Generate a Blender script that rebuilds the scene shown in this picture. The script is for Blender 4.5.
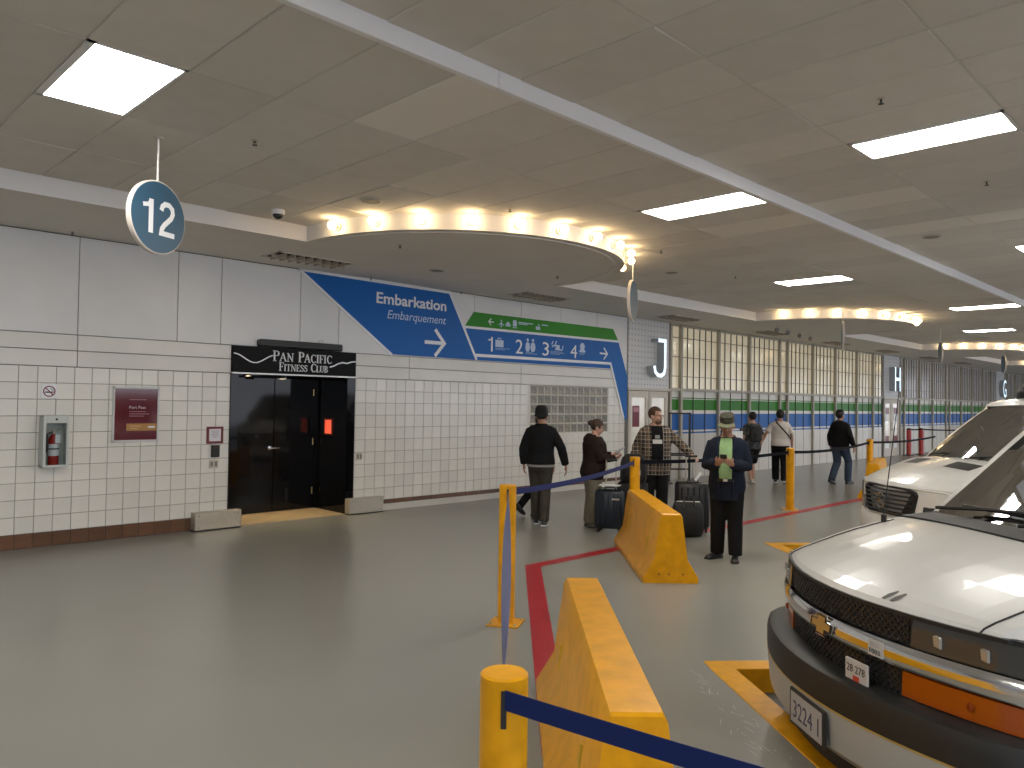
import bpy, bmesh, math, random
from mathutils import Vector, Matrix
random.seed(7)
for _o in list(bpy.data.objects):
    bpy.data.objects.remove(_o)
SC = bpy.context.scene
COL = SC.collection
R = math.radians

# ---------------------------------------------------------------- camera
def make_camera(yaw=44.94, pitch=1.338, roll=.862, fpx=773.5, height=1.80):
    yaw, pitch, roll = R(yaw), R(pitch), R(roll)
    f = Vector((math.cos(yaw)*math.cos(pitch), math.sin(yaw)*math.cos(pitch), math.sin(pitch)))
    r = Vector((math.sin(yaw), -math.cos(yaw), 0))
    u = r.cross(f)
    r, u = r*math.cos(roll)+u*math.sin(roll), u*math.cos(roll)-r*math.sin(roll)
    cd = bpy.data.cameras.new('camera')
    cd.sensor_width = 36
    cd.lens = fpx*36/1024
    cd.clip_start = .05
    co = bpy.data.objects.new('camera', cd)
    m = Matrix((r, u, -f)).transposed().to_4x4()
    m.translation = (0, 0, height)
    co.matrix_world = m
    COL.objects.link(co)
    SC.camera = co
make_camera()

# ---------------------------------------------------------------- daylight from the open kerb side, exposure
W_ = bpy.data.worlds.new('world')
SC.world = W_
W_.use_nodes = True
W_.node_tree.nodes['Background'].inputs[0].default_value = (.84, .89, 1.0, 1)
W_.node_tree.nodes['Background'].inputs[1].default_value = 1.05
SC.view_settings.view_transform = 'Standard'
SC.view_settings.look = 'None'
SC.view_settings.gamma = 1
SC.view_settings.use_curve_mapping = False
SC.view_settings.exposure = 1.2
PANEL_E = 13.0       # radiance of the flat ceiling light panels
BULB_E = 13.0        # radiance of the globe lamps

# ---------------------------------------------------------------- materials
MATS = {}
def mat(name, col, rough=.5, metal=0, spec=.5, var=0, vscale=6, bump=0, bscale=60, coat=0, emit=None, estr=0, objvar=0, alpha=None):
    if name in MATS:
        return MATS[name]
    m = bpy.data.materials.new(name)
    m.use_nodes = True
    nt = m.node_tree
    b = nt.nodes['Principled BSDF']
    c = tuple(col)+(1,)
    b.inputs['Base Color'].default_value = c
    b.inputs['Roughness'].default_value = rough
    b.inputs['Metallic'].default_value = metal
    b.inputs['Specular IOR Level'].default_value = spec
    b.inputs['Coat Weight'].default_value = coat
    b.inputs['Coat Roughness'].default_value = .06
    if emit:
        b.inputs['Emission Color'].default_value = tuple(emit)+(1,)
        b.inputs['Emission Strength'].default_value = estr
    tc = nt.nodes.new('ShaderNodeTexCoord')
    src = None
    if var:
        n = nt.nodes.new('ShaderNodeTexNoise')
        n.inputs['Scale'].default_value = vscale
        n.inputs['Detail'].default_value = 5
        nt.links.new(tc.outputs['Object'], n.inputs['Vector'])
        mr = nt.nodes.new('ShaderNodeMapRange')
        mr.inputs['From Min'].default_value = .3
        mr.inputs['From Max'].default_value = .7
        mr.inputs['To Min'].default_value = 1-var
        mr.inputs['To Max'].default_value = 1+var
        nt.links.new(n.outputs['Fac'], mr.inputs['Value'])
        src = mr.outputs[0]
    if objvar:
        oi = nt.nodes.new('ShaderNodeObjectInfo')
        mr = nt.nodes.new('ShaderNodeMapRange')
        mr.inputs['To Min'].default_value = 1-objvar
        mr.inputs['To Max'].default_value = 1+objvar
        nt.links.new(oi.outputs['Random'], mr.inputs['Value'])
        if src:
            mm = nt.nodes.new('ShaderNodeMath'); mm.operation = 'MULTIPLY'
            nt.links.new(src, mm.inputs[0]); nt.links.new(mr.outputs[0], mm.inputs[1])
            src = mm.outputs[0]
        else:
            src = mr.outputs[0]
    if src:
        vm = nt.nodes.new('ShaderNodeVectorMath'); vm.operation = 'SCALE'
        vm.inputs[0].default_value = col
        nt.links.new(src, vm.inputs['Scale'])
        nt.links.new(vm.outputs[0], b.inputs['Base Color'])
    if bump:
        n = nt.nodes.new('ShaderNodeTexNoise')
        n.inputs['Scale'].default_value = bscale
        n.inputs['Detail'].default_value = 3
        nt.links.new(tc.outputs['Object'], n.inputs['Vector'])
        bp = nt.nodes.new('ShaderNodeBump')
        bp.inputs['Strength'].default_value = bump
        bp.inputs['Distance'].default_value = .01
        nt.links.new(n.outputs['Fac'], bp.inputs['Height'])
        nt.links.new(bp.outputs[0], b.inputs['Normal'])
    MATS[name] = m
    return m

def glass_mat(name, tint=(.5, .55, .52), refl=1.0, rough=.02):
    """thin sheet glass: tinted see-through plus a fresnel mirror"""
    if name in MATS:
        return MATS[name]
    m = bpy.data.materials.new(name); m.use_nodes = True
    nt = m.node_tree
    nt.nodes.remove(nt.nodes['Principled BSDF'])
    out = nt.nodes['Material Output']
    t = nt.nodes.new('ShaderNodeBsdfTransparent'); t.inputs[0].default_value = tuple(tint)+(1,)
    g = nt.nodes.new('ShaderNodeBsdfGlossy'); g.inputs['Roughness'].default_value = rough
    fr = nt.nodes.new('ShaderNodeFresnel'); fr.inputs[0].default_value = 1.5
    mu = nt.nodes.new('ShaderNodeMath'); mu.operation = 'MULTIPLY'; mu.inputs[1].default_value = refl
    mu.use_clamp = True
    mx = nt.nodes.new('ShaderNodeMixShader')
    nt.links.new(fr.outputs[0], mu.inputs[0]); nt.links.new(mu.outputs[0], mx.inputs[0])
    nt.links.new(t.outputs[0], mx.inputs[1]); nt.links.new(g.outputs[0], mx.inputs[2])
    nt.links.new(mx.outputs[0], out.inputs[0])
    MATS[name] = m
    return m

def emit_mat(name, col, s):
    if name in MATS:
        return MATS[name]
    m = bpy.data.materials.new(name); m.use_nodes = True
    nt = m.node_tree
    nt.nodes.remove(nt.nodes['Principled BSDF'])
    e = nt.nodes.new('ShaderNodeEmission')
    e.inputs[0].default_value = tuple(col)+(1,); e.inputs[1].default_value = s
    nt.links.new(e.outputs[0], nt.nodes['Material Output'].inputs[0])
    MATS[name] = m
    return m

def plaid_mat():
    m = mat('plaid_cloth', (.05, .035, .025), .9)
    nt = m.node_tree; b = nt.nodes['Principled BSDF']
    tc = nt.nodes.new('ShaderNodeTexCoord')
    sp = nt.nodes.new('ShaderNodeSeparateXYZ'); nt.links.new(tc.outputs['Object'], sp.inputs[0])
    def stripe(sock, freq, lo):
        a = nt.nodes.new('ShaderNodeMath'); a.operation = 'MULTIPLY'; a.inputs[1].default_value = freq
        nt.links.new(sock, a.inputs[0])
        s = nt.nodes.new('ShaderNodeMath'); s.operation = 'SINE'; nt.links.new(a.outputs[0], s.inputs[0])
        g = nt.nodes.new('ShaderNodeMath'); g.operation = 'GREATER_THAN'; g.inputs[1].default_value = lo
        nt.links.new(s.outputs[0], g.inputs[0])
        return g.outputs[0]
    a = stripe(sp.outputs[0], 120, .93); c = stripe(sp.outputs[2], 110, .93)
    mx = nt.nodes.new('ShaderNodeMath'); mx.operation = 'MAXIMUM'
    nt.links.new(a, mx.inputs[0]); nt.links.new(c, mx.inputs[1])
    a2 = stripe(sp.outputs[0], 60, .2); c2 = stripe(sp.outputs[2], 55, .2)
    ad = nt.nodes.new('ShaderNodeMath'); ad.operation = 'ADD'
    nt.links.new(a2, ad.inputs[0]); nt.links.new(c2, ad.inputs[1])
    r = nt.nodes.new('ShaderNodeMapRange'); r.inputs['From Max'].default_value = 2
    nt.links.new(ad.outputs[0], r.inputs['Value'])
    m1 = nt.nodes.new('ShaderNodeMixRGB'); m1.inputs[1].default_value = (.022, .016, .013, 1); m1.inputs[2].default_value = (.17, .115, .07, 1)
    nt.links.new(r.outputs[0], m1.inputs[0])
    m2 = nt.nodes.new('ShaderNodeMixRGB'); m2.inputs[2].default_value = (.40, .36, .31, 1)
    nt.links.new(mx.outputs[0], m2.inputs[0]); nt.links.new(m1.outputs[0], m2.inputs[1])
    nt.links.new(m2.outputs[0], b.inputs['Base Color'])
    return m

def blotch_mat(name, cols, scale, rough=.9):
    """camouflage or printed cloth"""
    m = mat(name, cols[0], rough)
    nt = m.node_tree; b = nt.nodes['Principled BSDF']
    tc = nt.nodes.new('ShaderNodeTexCoord')
    n = nt.nodes.new('ShaderNodeTexNoise'); n.inputs['Scale'].default_value = scale; n.inputs['Detail'].default_value = 3
    nt.links.new(tc.outputs['Object'], n.inputs['Vector'])
    cr = nt.nodes.new('ShaderNodeValToRGB'); cr.color_ramp.interpolation = 'CONSTANT'
    el = cr.color_ramp.elements
    ps = [0, .44, .54, .62][:len(cols)]
    el[0].color = cols[0]+(1,); el[1].position = ps[1]; el[1].color = cols[1]+(1,)
    for p, c in zip(ps[2:], cols[2:]):
        e = el.new(p); e.color = c+(1,)
    nt.links.new(n.outputs['Fac'], cr.inputs[0]); nt.links.new(cr.outputs[0], b.inputs['Base Color'])
    return m

def perforated_mat():
    m = mat('perforated_white', (.62, .62, .62), .45)
    nt = m.node_tree; b = nt.nodes['Principled BSDF']
    tc = nt.nodes.new('ShaderNodeTexCoord')
    v = nt.nodes.new('ShaderNodeTexVoronoi'); v.inputs['Scale'].default_value = 8; v.inputs['Randomness'].default_value = 0
    nt.links.new(tc.outputs['Object'], v.inputs['Vector'])
    cr = nt.nodes.new('ShaderNodeValToRGB'); cr.color_ramp.elements[0].position = .28; cr.color_ramp.elements[0].color = (.22, .22, .23, 1)
    cr.color_ramp.elements[1].position = .34; cr.color_ramp.elements[1].color = (.66, .66, .66, 1)
    nt.links.new(v.outputs['Distance'], cr.inputs[0]); nt.links.new(cr.outputs[0], b.inputs['Base Color'])
    return m

# ---------------------------------------------------------------- mesh helpers
class MB:
    def __init__(s, M=None):
        s.v = []; s.f = []; s.M = M
    def add(s, vs, fs, M=None):
        n = len(s.v)
        M = M if M is not None else s.M
        if M is not None:
            vs = [M @ Vector(p) for p in vs]
        s.v += [tuple(p) for p in vs]
        s.f += [tuple(i+n for i in q) for q in fs]
        return s
    def box(s, x0, x1, y0, y1, z0, z1, M=None):
        return s.add([(x0, y0, z0), (x1, y0, z0), (x1, y1, z0), (x0, y1, z0), (x0, y0, z1), (x1, y0, z1), (x1, y1, z1), (x0, y1, z1)],
                     [(0, 3, 2, 1), (4, 5, 6, 7), (0, 1, 5, 4), (1, 2, 6, 5), (2, 3, 7, 6), (3, 0, 4, 7)], M)
    def cbox(s, x0, x1, y0, y1, z0, z1, c, M=None):
        """box with all edges chamfered by c"""
        P = []
        for x, sx in ((x0, 1), (x1, -1)):
            for y, sy in ((y0, 1), (y1, -1)):
                for z, sz in ((z0, 1), (z1, -1)):
                    P += [(x, y+sy*c, z+sz*c), (x+sx*c, y, z+sz*c), (x+sx*c, y+sy*c, z)]
        I = lambda a, b, d, k: (a*4+b*2+d)*3+k
        F = []
        F += [(I(0,0,0,0), I(0,0,1,0), I(0,1,1,0), I(0,1,0,0)), (I(1,0,0,0), I(1,1,0,0), I(1,1,1,0), I(1,0,1,0))]
        F += [(I(0,0,0,1), I(1,0,0,1), I(1,0,1,1), I(0,0,1,1)), (I(0,1,0,1), I(0,1,1,1), I(1,1,1,1), I(1,1,0,1))]
        F += [(I(0,0,0,2), I(0,1,0,2), I(1,1,0,2), I(1,0,0,2)), (I(0,0,1,2), I(1,0,1,2), I(1,1,1,2), I(0,1,1,2))]
        for d in (0, 1):
            for b in (0, 1):
                F.append((I(0,b,d,1), I(1,b,d,1), I(1,b,d,2), I(0,b,d,2)))
                F.append((I(b,0,d,0), I(b,1,d,0), I(b,1,d,2), I(b,0,d,2)))
                F.append((I(b,d,0,0), I(b,d,1,0), I(b,d,1,1), I(b,d,0,1)))
        for a in (0, 1):
            for b in (0, 1):
                for d in (0, 1):
                    F.append((I(a,b,d,0), I(a,b,d,1), I(a,b,d,2)))
        return s.add(P, F, M)
    def prism(s, pts, a, b, axis='z', M=None):
        n = len(pts)
        def mk(p, h):
            return (p[0], p[1], h) if axis == 'z' else ((p[0], h, p[1]) if axis == 'y' else (h, p[0], p[1]))
        vs = [mk(p, a) for p in pts]+[mk(p, b) for p in pts]
        fs = [tuple(range(n-1, -1, -1)), tuple(range(n, 2*n))]+[(i, (i+1) % n, n+(i+1) % n, n+i) for i in range(n)]
        return s.add(vs, fs, M)
    def loft(s, rings, caps=True, closed=True, M=None):
        n = len(rings[0]); vs = []; fs = []
        for r in rings: vs += r
        for k in range(len(rings)-1):
            for i in range(n if closed else n-1):
                j = (i+1) % n
                fs.append((k*n+i, k*n+j, (k+1)*n+j, (k+1)*n+i))
        if caps:
            fs.append(tuple(range(n-1, -1, -1))); fs.append(tuple(range((len(rings)-1)*n, len(rings)*n)))
        return s.add(vs, fs, M)
    def tube(s, path, rad, n=8, M=None, flat=None, up=None):
        """round (or oval) tube along a path, one radius per point"""
        path = [Vector(p) for p in path]
        if not isinstance(rad, (list, tuple)): rad = [rad]*len(path)
        rings = []; px = None
        for i, p in enumerate(path):
            if i == 0: d = path[1]-p
            elif i == len(path)-1: d = p-path[i-1]
            else: d = (path[i+1]-p).normalized()+(p-path[i-1]).normalized()
            d.normalize()
            a = Vector(up) if up else (Vector((0, 0, 1)) if abs(d.z) < .9 else Vector((0, 1, 0)))
            if px is None: x = d.cross(a)
            else: x = px-d*px.dot(d)
            x.normalize(); px = x; y = x.cross(d)
            r = rad[i]; r2 = r*(flat or 1)
            rings.append([tuple(p+x*(r*math.cos(2*math.pi*k/n))+y*(r2*math.sin(2*math.pi*k/n))) for k in range(n)])
        return s.loft(rings, M=M)
    def lathe(s, prof, c=(0, 0, 0), n=16, M=None):
        rings = [[(c[0]+r*math.cos(2*math.pi*k/n), c[1]+r*math.sin(2*math.pi*k/n), c[2]+z) for k in range(n)] for r, z in prof]
        return s.loft(rings, M=M)
    def ell(s, c, r, nu=14, nv=9, M=None):
        rings = []
        for j in range(1, nv):
            th = math.pi*j/nv
            rings.append([(c[0]+r[0]*math.sin(th)*math.cos(2*math.pi*i/nu), c[1]+r[1]*math.sin(th)*math.sin(2*math.pi*i/nu), c[2]-r[2]*math.cos(th)) for i in range(nu)])
        vs = [p for q in rings for p in q]; fs = []
        for k in range(nv-2):
            for i in range(nu):
                j = (i+1) % nu
                fs.append((k*nu+i, k*nu+j, (k+1)*nu+j, (k+1)*nu+i))
        b = len(vs); vs += [(c[0], c[1], c[2]-r[2]), (c[0], c[1], c[2]+r[2])]
        for i in range(nu):
            j = (i+1) % nu
            fs.append((b, j, i)); fs.append((b+1, (nv-2)*nu+i, (nv-2)*nu+j))
        return s.add(vs, fs, M)
    def mesh(s, name, m, smooth=None):
        me = bpy.data.meshes.new(name)
        me.from_pydata(s.v, [], s.f)
        bm = bmesh.new(); bm.from_mesh(me); bmesh.ops.recalc_face_normals(bm, faces=bm.faces); bm.to_mesh(me); bm.free()
        if m: me.materials.append(m)
        if smooth is not None:
            me.shade_smooth()
            if smooth < 180: me.set_sharp_from_angle(angle=R(smooth))
        me.update()
        return me
    def build(s, name, m, parent=None, smooth=None, loc=None):
        return link(name, s.mesh(name, m, smooth), parent, loc)

def link(name, me, parent=None, loc=None):
    o = bpy.data.objects.new(name, me)
    COL.objects.link(o)
    if parent: o.parent = parent
    if loc: o.location = loc
    return o
def tag(o, label=None, cat=None, group=None, kind=None):
    for k, v in (('label', label), ('category', cat), ('group', group), ('kind', kind)):
        if v: o[k] = v
    return o
def thing(name, label, cat, loc=(0, 0, 0), rz=0, group=None):
    o = bpy.data.objects.new(name, None)
    o.empty_display_size = .1
    COL.objects.link(o); o.location = loc; o.rotation_euler = (0, 0, rz)
    return tag(o, label, cat, group)
def copy_tree(o, parent=None):
    c = o.copy(); COL.objects.link(c); c.parent = parent
    for ch in list(o.children): copy_tree(ch, c)
    return c
def text_mb(txt, x0, z0, width=None, height=None, depth=.004, y=0., shear=0, bold=0., M=None, spacing=1.0):
    """flat lettering standing in the x-z plane facing -y, fitted to a width and a cap height"""
    cu = bpy.data.curves.new('t', 'FONT'); cu.body = txt; cu.size = 1; cu.shear = shear; cu.offset = bold
    cu.resolution_u = 3; cu.space_character = spacing
    o = bpy.data.objects.new('t', cu); COL.objects.link(o)
    me = bpy.data.meshes.new_from_object(o.evaluated_get(bpy.context.evaluated_depsgraph_get()))
    xs = [v.co.x for v in me.vertices]; ys = [v.co.y for v in me.vertices]
    sx = width/(max(xs)-min(xs)) if width else None
    sy = height/(max(ys)-min(ys)) if height else sx
    sx = sx or sy
    mb = MB(M)
    mx, my = min(xs), min(ys)
    P = [(x0+(v.co.x-mx)*sx, y, z0+(v.co.y-my)*sy) for v in me.vertices]
    n = len(P)
    fs = [tuple(p.vertices) for p in me.polygons]
    mb.add(P, fs)
    if depth:
        from collections import Counter
        cnt = Counter()
        for q in fs:
            for i in range(len(q)): cnt[frozenset((q[i], q[(i+1) % len(q)]))] += 1
        side = []
        for q in fs:
            for i in range(len(q)):
                a, b = q[i], q[(i+1) % len(q)]
                if cnt[frozenset((a, b))] == 1: side.append((b, a, a+n, b+n))
        mb.add(P+[(p[0], p[1]+depth, p[2]) for p in P], side)
    bpy.data.objects.remove(o); bpy.data.curves.remove(cu); bpy.data.meshes.remove(me)
    return mb
def stroke(mb, pts, w, y0, y1, M=None):
    """thick poly-line in the x-z plane as mitred plates"""
    P = [Vector((p[0], p[1])) for p in pts]
    L, Rr = [], []
    for i, p in enumerate(P):
        d1 = (P[i]-P[i-1]).normalized() if i else (P[1]-P[0]).normalized()
        d2 = (P[i+1]-P[i]).normalized() if i < len(P)-1 else d1
        n1 = Vector((-d1.y, d1.x)); n2 = Vector((-d2.y, d2.x))
        nn = (n1+n2).normalized(); k = w/2/max(.35, nn.dot(n1))
        L.append(p+nn*k); Rr.append(p-nn*k)
    for i in range(len(P)-1):
        mb.prism([tuple(Rr[i]), tuple(Rr[i+1]), tuple(L[i+1]), tuple(L[i])], y0, y1, 'y', M)
    return mb
def rot(ax, deg): return Matrix.Rotation(R(deg), 4, ax)
def T(x, y, z): return Matrix.Translation((x, y, z))
# ================================================================ palette
WHITE_TILE = mat('glazed_tile', (.765, .738, .675), .22, spec=.5, objvar=.05, var=.03, vscale=3)
GROUT = mat('grout', (.16, .155, .145), .9)
BROWN_TILE = mat('brown_tile', (.135, .060, .027), .3, objvar=.18, var=.15, vscale=8)
WALL_PANEL = mat('wall_panel_white', (.76, .755, .75), .42, objvar=.03, var=.04, vscale=1.5, bump=.03, bscale=4)
BAND = mat('band_panel', (.75, .725, .68), .35, objvar=.04, var=.04, vscale=2)
SEAM = mat('dark_joint', (.10, .10, .10), .8)
CEIL = mat('ceiling_panel', (.68, .645, .59), .85, objvar=.06, var=.03, vscale=4, bump=.05, bscale=90)
CEIL_GRID = mat('ceiling_grid', (.60, .575, .53), .6)
CEIL_DARK = mat('ceiling_void', (.05, .05, .05), .9)
SOFFIT = mat('soffit_plaster', (.70, .67, .62), .8, var=.03, vscale=2)
FASCIA = mat('fascia_white', (.82, .81, .81), .5)
BLACK_GLOSS = mat('black_gloss_laminate', (.004, .004, .005), .06, spec=.3, var=.3, vscale=1.5, bump=.02, bscale=2.5)
BLACK = mat('black_plastic', (.012, .012, .012), .5)
BLACK_SATIN = mat('black_satin_metal', (.015, .015, .016), .35)
STEEL = mat('brushed_steel', (.56, .51, .43), .34, metal=.55, var=.05, vscale=25)
CHROME = mat('chrome', (.82, .82, .82), .12, metal=1)
BRASSY = mat('warm_metal', (.5, .36, .16), .3, metal=.9)
SIGN_WHITE = mat('sign_white', (.82, .83, .85), .4)
BLUE = mat('sign_blue', (.008, .125, .44), .4, spec=.2, var=.05, vscale=.6)
GREEN = mat('sign_green', (.035, .26, .02), .4, spec=.2, var=.05, vscale=.6)
PALE_BLUE = mat('pale_print', (.52, .63, .80), .4)
YELLOW = mat('yellow_paint', (.74, .335, .004), .3, spec=.3, var=.13, vscale=9, bump=.10, bscale=40)
YELLOW_DARK = mat('yellow_kerb_paint', (.70, .33, .006), .35, spec=.3, var=.10, vscale=14, bump=.14, bscale=45)
RED_LINE = mat('red_floor_paint', (.36, .012, .022), .35, var=.10, vscale=10)
MULL = mat('mullion_beige', (.40, .37, .30), .45)
MULL_PALE = mat('door_frame_cream', (.58, .54, .47), .45)
FILM_WHITE = mat('film_white', (.66, .64, .58), .3, spec=.25)
FILM_GREEN = mat('film_green', (.03, .20, .010), .35, spec=.12)
FILM_BLUE = mat('film_blue', (.022, .125, .42), .35, spec=.12)
BASE_WHITE = mat('base_panel', (.62, .59, .53), .2)
PANE_CREAM = mat('obscured_glass_cream', (.62, .55, .41), .14, spec=.5, var=.14, vscale=.9, emit=(1, .86, .60), estr=.10)  # faint emission stands in for lit rooms behind the glass
PANE_GREY = mat('obscured_glass_grey', (.46, .44, .42), .14, spec=.5, var=.12, vscale=.9, emit=(.9, .85, .8), estr=.03)  # dimmer emission, again in place of room light behind
BLOCK = mat('glass_block', (.58, .54, .46), .07, spec=.9, objvar=.16, var=.2, vscale=9)
BLOCK_DARK = mat('glass_block_core', (.205, .18, .135), .25, spec=.4, objvar=.25, var=.35, vscale=14)
ASPHALT = mat('roadway_concrete', (.10, .098, .092), .6, var=.25, vscale=3, bump=.2, bscale=80)
PANEL_LIT = emit_mat('lit_diffuser', (1, .965, .89), PANEL_E)

def floor_mat():
    m = mat('epoxy_floor', (.29, .285, .255), .26, spec=.5)
    nt = m.node_tree; b = nt.nodes['Principled BSDF']
    tc = nt.nodes.new('ShaderNodeTexCoord')
    n1 = nt.nodes.new('ShaderNodeTexNoise'); n1.inputs['Scale'].default_value = .7; n1.inputs['Detail'].default_value = 2
    n2 = nt.nodes.new('ShaderNodeTexNoise'); n2.inputs['Scale'].default_value = 28; n2.inputs['Detail'].default_value = 4
    for n in (n1, n2): nt.links.new(tc.outputs['Object'], n.inputs['Vector'])
    mx = nt.nodes.new('ShaderNodeMixRGB'); mx.inputs[1].default_value = (.242, .238, .212, 1); mx.inputs[2].default_value = (.272, .267, .24, 1)
    nt.links.new(n1.outputs['Fac'], mx.inputs[0])
    cr = nt.nodes.new('ShaderNodeValToRGB'); cr.color_ramp.elements[0].position = .22; cr.color_ramp.elements[1].position = .36
    cr.color_ramp.elements[0].color = (.97, .97, .97, 1)
    nt.links.new(n2.outputs['Fac'], cr.inputs[0])
    mu = nt.nodes.new('ShaderNodeMixRGB'); mu.blend_type = 'MULTIPLY'; mu.inputs[0].default_value = 1
    nt.links.new(mx.outputs[0], mu.inputs[1]); nt.links.new(cr.outputs[0], mu.inputs[2])
    nt.links.new(mx.outputs[0], b.inputs['Base Color'])
    mr = nt.nodes.new('ShaderNodeMapRange'); mr.inputs['To Min'].default_value = .24; mr.inputs['To Max'].default_value = .32
    b.inputs['Roughness'].default_value = .27
    bp = nt.nodes.new('ShaderNodeBump'); bp.inputs['Strength'].default_value = .0; bp.inputs['Distance'].default_value = .01
    n3 = nt.nodes.new('ShaderNodeTexNoise'); n3.inputs['Scale'].default_value = 14
    nt.links.new(tc.outputs['Object'], n3.inputs['Vector'])
    return m
FLOOR = floor_mat()
WY = 10.44           # face of the tiled wall
ROAD = -.16          # roadway below the platform

# ================================================================ floor, kerbs
KD = Vector((-.62, -.785)); KF = Vector((.75, -.66))       # nose kerb, side kerb directions
I1 = Vector((4.86, 2.67)); I2 = Vector((9.60, 4.62))
P0 = I1+KD*4.58; T1 = I1+KF*2.52; T2 = I2+KF*2.52
outline = [(-10, 11.4), (-10, -7), (P0.x, -7), tuple(P0), tuple(I1), tuple(T1), tuple(I2), tuple(T2), (62, T2.y), (62, 11.4)]
fl = MB().add([(x, y, 0) for x, y in outline], [tuple(range(len(outline)))])
FLOOR_OBJ = tag(fl.build('floor', FLOOR), kind='structure')
tag(MB().box(-12, 70, -30, 9, ROAD-.1, ROAD).build('roadway', ASPHALT), kind='structure')
def kerb(a, b, w=.16):
    d = (b-a).normalized(); n = Vector((-d.y, d.x))
    if n.dot(Vector((-.7, .7))) < 0: n = -n
    m = MB(); L = (b-a).length
    seg = max(1, round(L/1.5))
    M = Matrix(((d.x, n.x, 0, a.x), (d.y, n.y, 0, a.y), (0, 0, 1, 0), (0, 0, 0, 1)))
    for k in range(seg):
        m.cbox(L*k/seg+.001, L*(k+1)/seg-.001, -.012, w, ROAD, .005, .004, M)
    return m.build('kerb', YELLOW_DARK, KERB)
KERB = tag(MB().box(T1.x-.1, T1.x+.02, T1.y-.02, T1.y+.1, ROAD, .003).build('trim_1', YELLOW_DARK), kind='structure')
kerb(P0, I1); kerb(I1-KF*.16, T1); kerb(T1, I2); kerb(I2-KF*.16, T2)

def floor_line(pts, w, label, name='floor_line'):
    m = MB()
    P = [Vector(p) for p in pts]; L, Q = [], []
    for i, p in enumerate(P):
        d1 = (P[i]-P[i-1]).normalized() if i else (P[1]-P[0]).normalized()
        d2 = (P[i+1]-P[i]).normalized() if i < len(P)-1 else d1
        n1 = Vector((-d1.y, d1.x)); nn = (n1+Vector((-d2.y, d2.x))).normalized()
        k = w/2/nn.dot(n1); L.append(p+nn*k); Q.append(p-nn*k)
    for i in range(len(P)-1):
        m.add([(Q[i].x, Q[i].y, .0015), (Q[i+1].x, Q[i+1].y, .0015), (L[i+1].x, L[i+1].y, .0015), (L[i].x, L[i].y, .0015)], [(0, 1, 2, 3)])
    return tag(m.build(name, RED_LINE), label, 'floor line')
floor_line([(3.0, 2.62), (6.24, 5.86), (18.0, 5.88), (48, 5.95)], .17, 'red painted line bending around the yellow concrete barriers on grey floor')

sc = MB()
for k in range(46):                     # pale tyre and trolley scuffs beside the kerb
    t = random.random(); x = 4.62-.95*t+random.gauss(0, .05); y = 2.78-1.05*t+random.gauss(0, .05); a = R(50+random.uniform(-25, 35)); l = random.uniform(.02, .09); w = random.uniform(.001, .0022)
    dx, dy = math.cos(a), math.sin(a)
    sc.add([(x-dy*w, y+dx*w, .0012), (x+dy*w, y-dx*w, .0012), (x+dx*l+dy*w, y+dy*l-dx*w, .0012), (x+dx*l-dy*w, y+dy*l+dx*w, .0012)], [(0, 1, 2, 3)])
tag(sc.build('scuff_marks', mat('scuff_pale', (.42, .41, .38), .6), FLOOR_OBJ), kind='stuff')
# ================================================================ tiled wall
wall = MB()
wall.box(-9, 4.88, WY+.012, WY+.30, -.02, 2.56)
wall.box(6.92, 14.12, WY+.012, WY+.30, -.02, 2.56)
wall.box(-9, 14.12, WY+.012, WY+.30, 2.16, 3.95)
WALL = tag(wall.build('wall_back', GROUT), kind='structure')
# square tiles: the nearest 300 are pieces of their own, the rest one joined part
TP = .1972
def tile_mesh(w, h, name, m, dep=.012, c=.004):
    mb = MB(); a, b = w/2-.0025, h/2-.0025
    vs = [(-a, dep, -b), (a, dep, -b), (a, dep, b), (-a, dep, b)]+[(-a+c*0, .004, -b), (a, .004, -b), (a, .004, b), (-a, .004, b)]+[(-a+c, 0, -b+c), (a-c, 0, -b+c), (a-c, 0, b-c), (-a+c, 0, b-c)]
    fs = [(8, 9, 10, 11)]
    for k in (0, 4):
        fs += [(k+i, k+(i+1) % 4, k+4+(i+1) % 4, k+4+i) for i in range(4)]
    return mb.add(vs, fs).mesh(name, m)
cells = []
x = 4.88-TP/2
while x > -8.5:
    cells += [(x, .172+TP*(r+.5)) for r in range(10)]; x -= TP
x = 6.945+TP/2
while x < 14.03:
    for r in range(10):
        z = .172+TP*(r+.5)
        if not (10.98 < x < 13.44 and z > 1.19): cells.append((x, z))
    x += TP
vis = sorted([c for c in cells if c[0] > 1.9], key=lambda c: math.hypot(c[0], WY))
one = set(vis[:300])
TM = tile_mesh(TP, TP, 'tile', WHITE_TILE)
for c in vis[:300]:
    o = link('tile', TM, WALL, (c[0], WY+random.uniform(-.0008, .0008), c[1]))
    o.rotation_euler = (random.uniform(-.0025, .0025), 0, random.uniform(-.0025, .0025))
rest = MB()
tv = [tuple(v.co) for v in TM.vertices]; tf = [tuple(p.vertices) for p in TM.polygons]
for c in cells:
    if c not in one: rest.add([(v[0]+c[0], v[1]+WY, v[2]+c[1]) for v in tv], tf)
tag(rest.build('tile_field', WHITE_TILE, WALL), kind='stuff')
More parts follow.
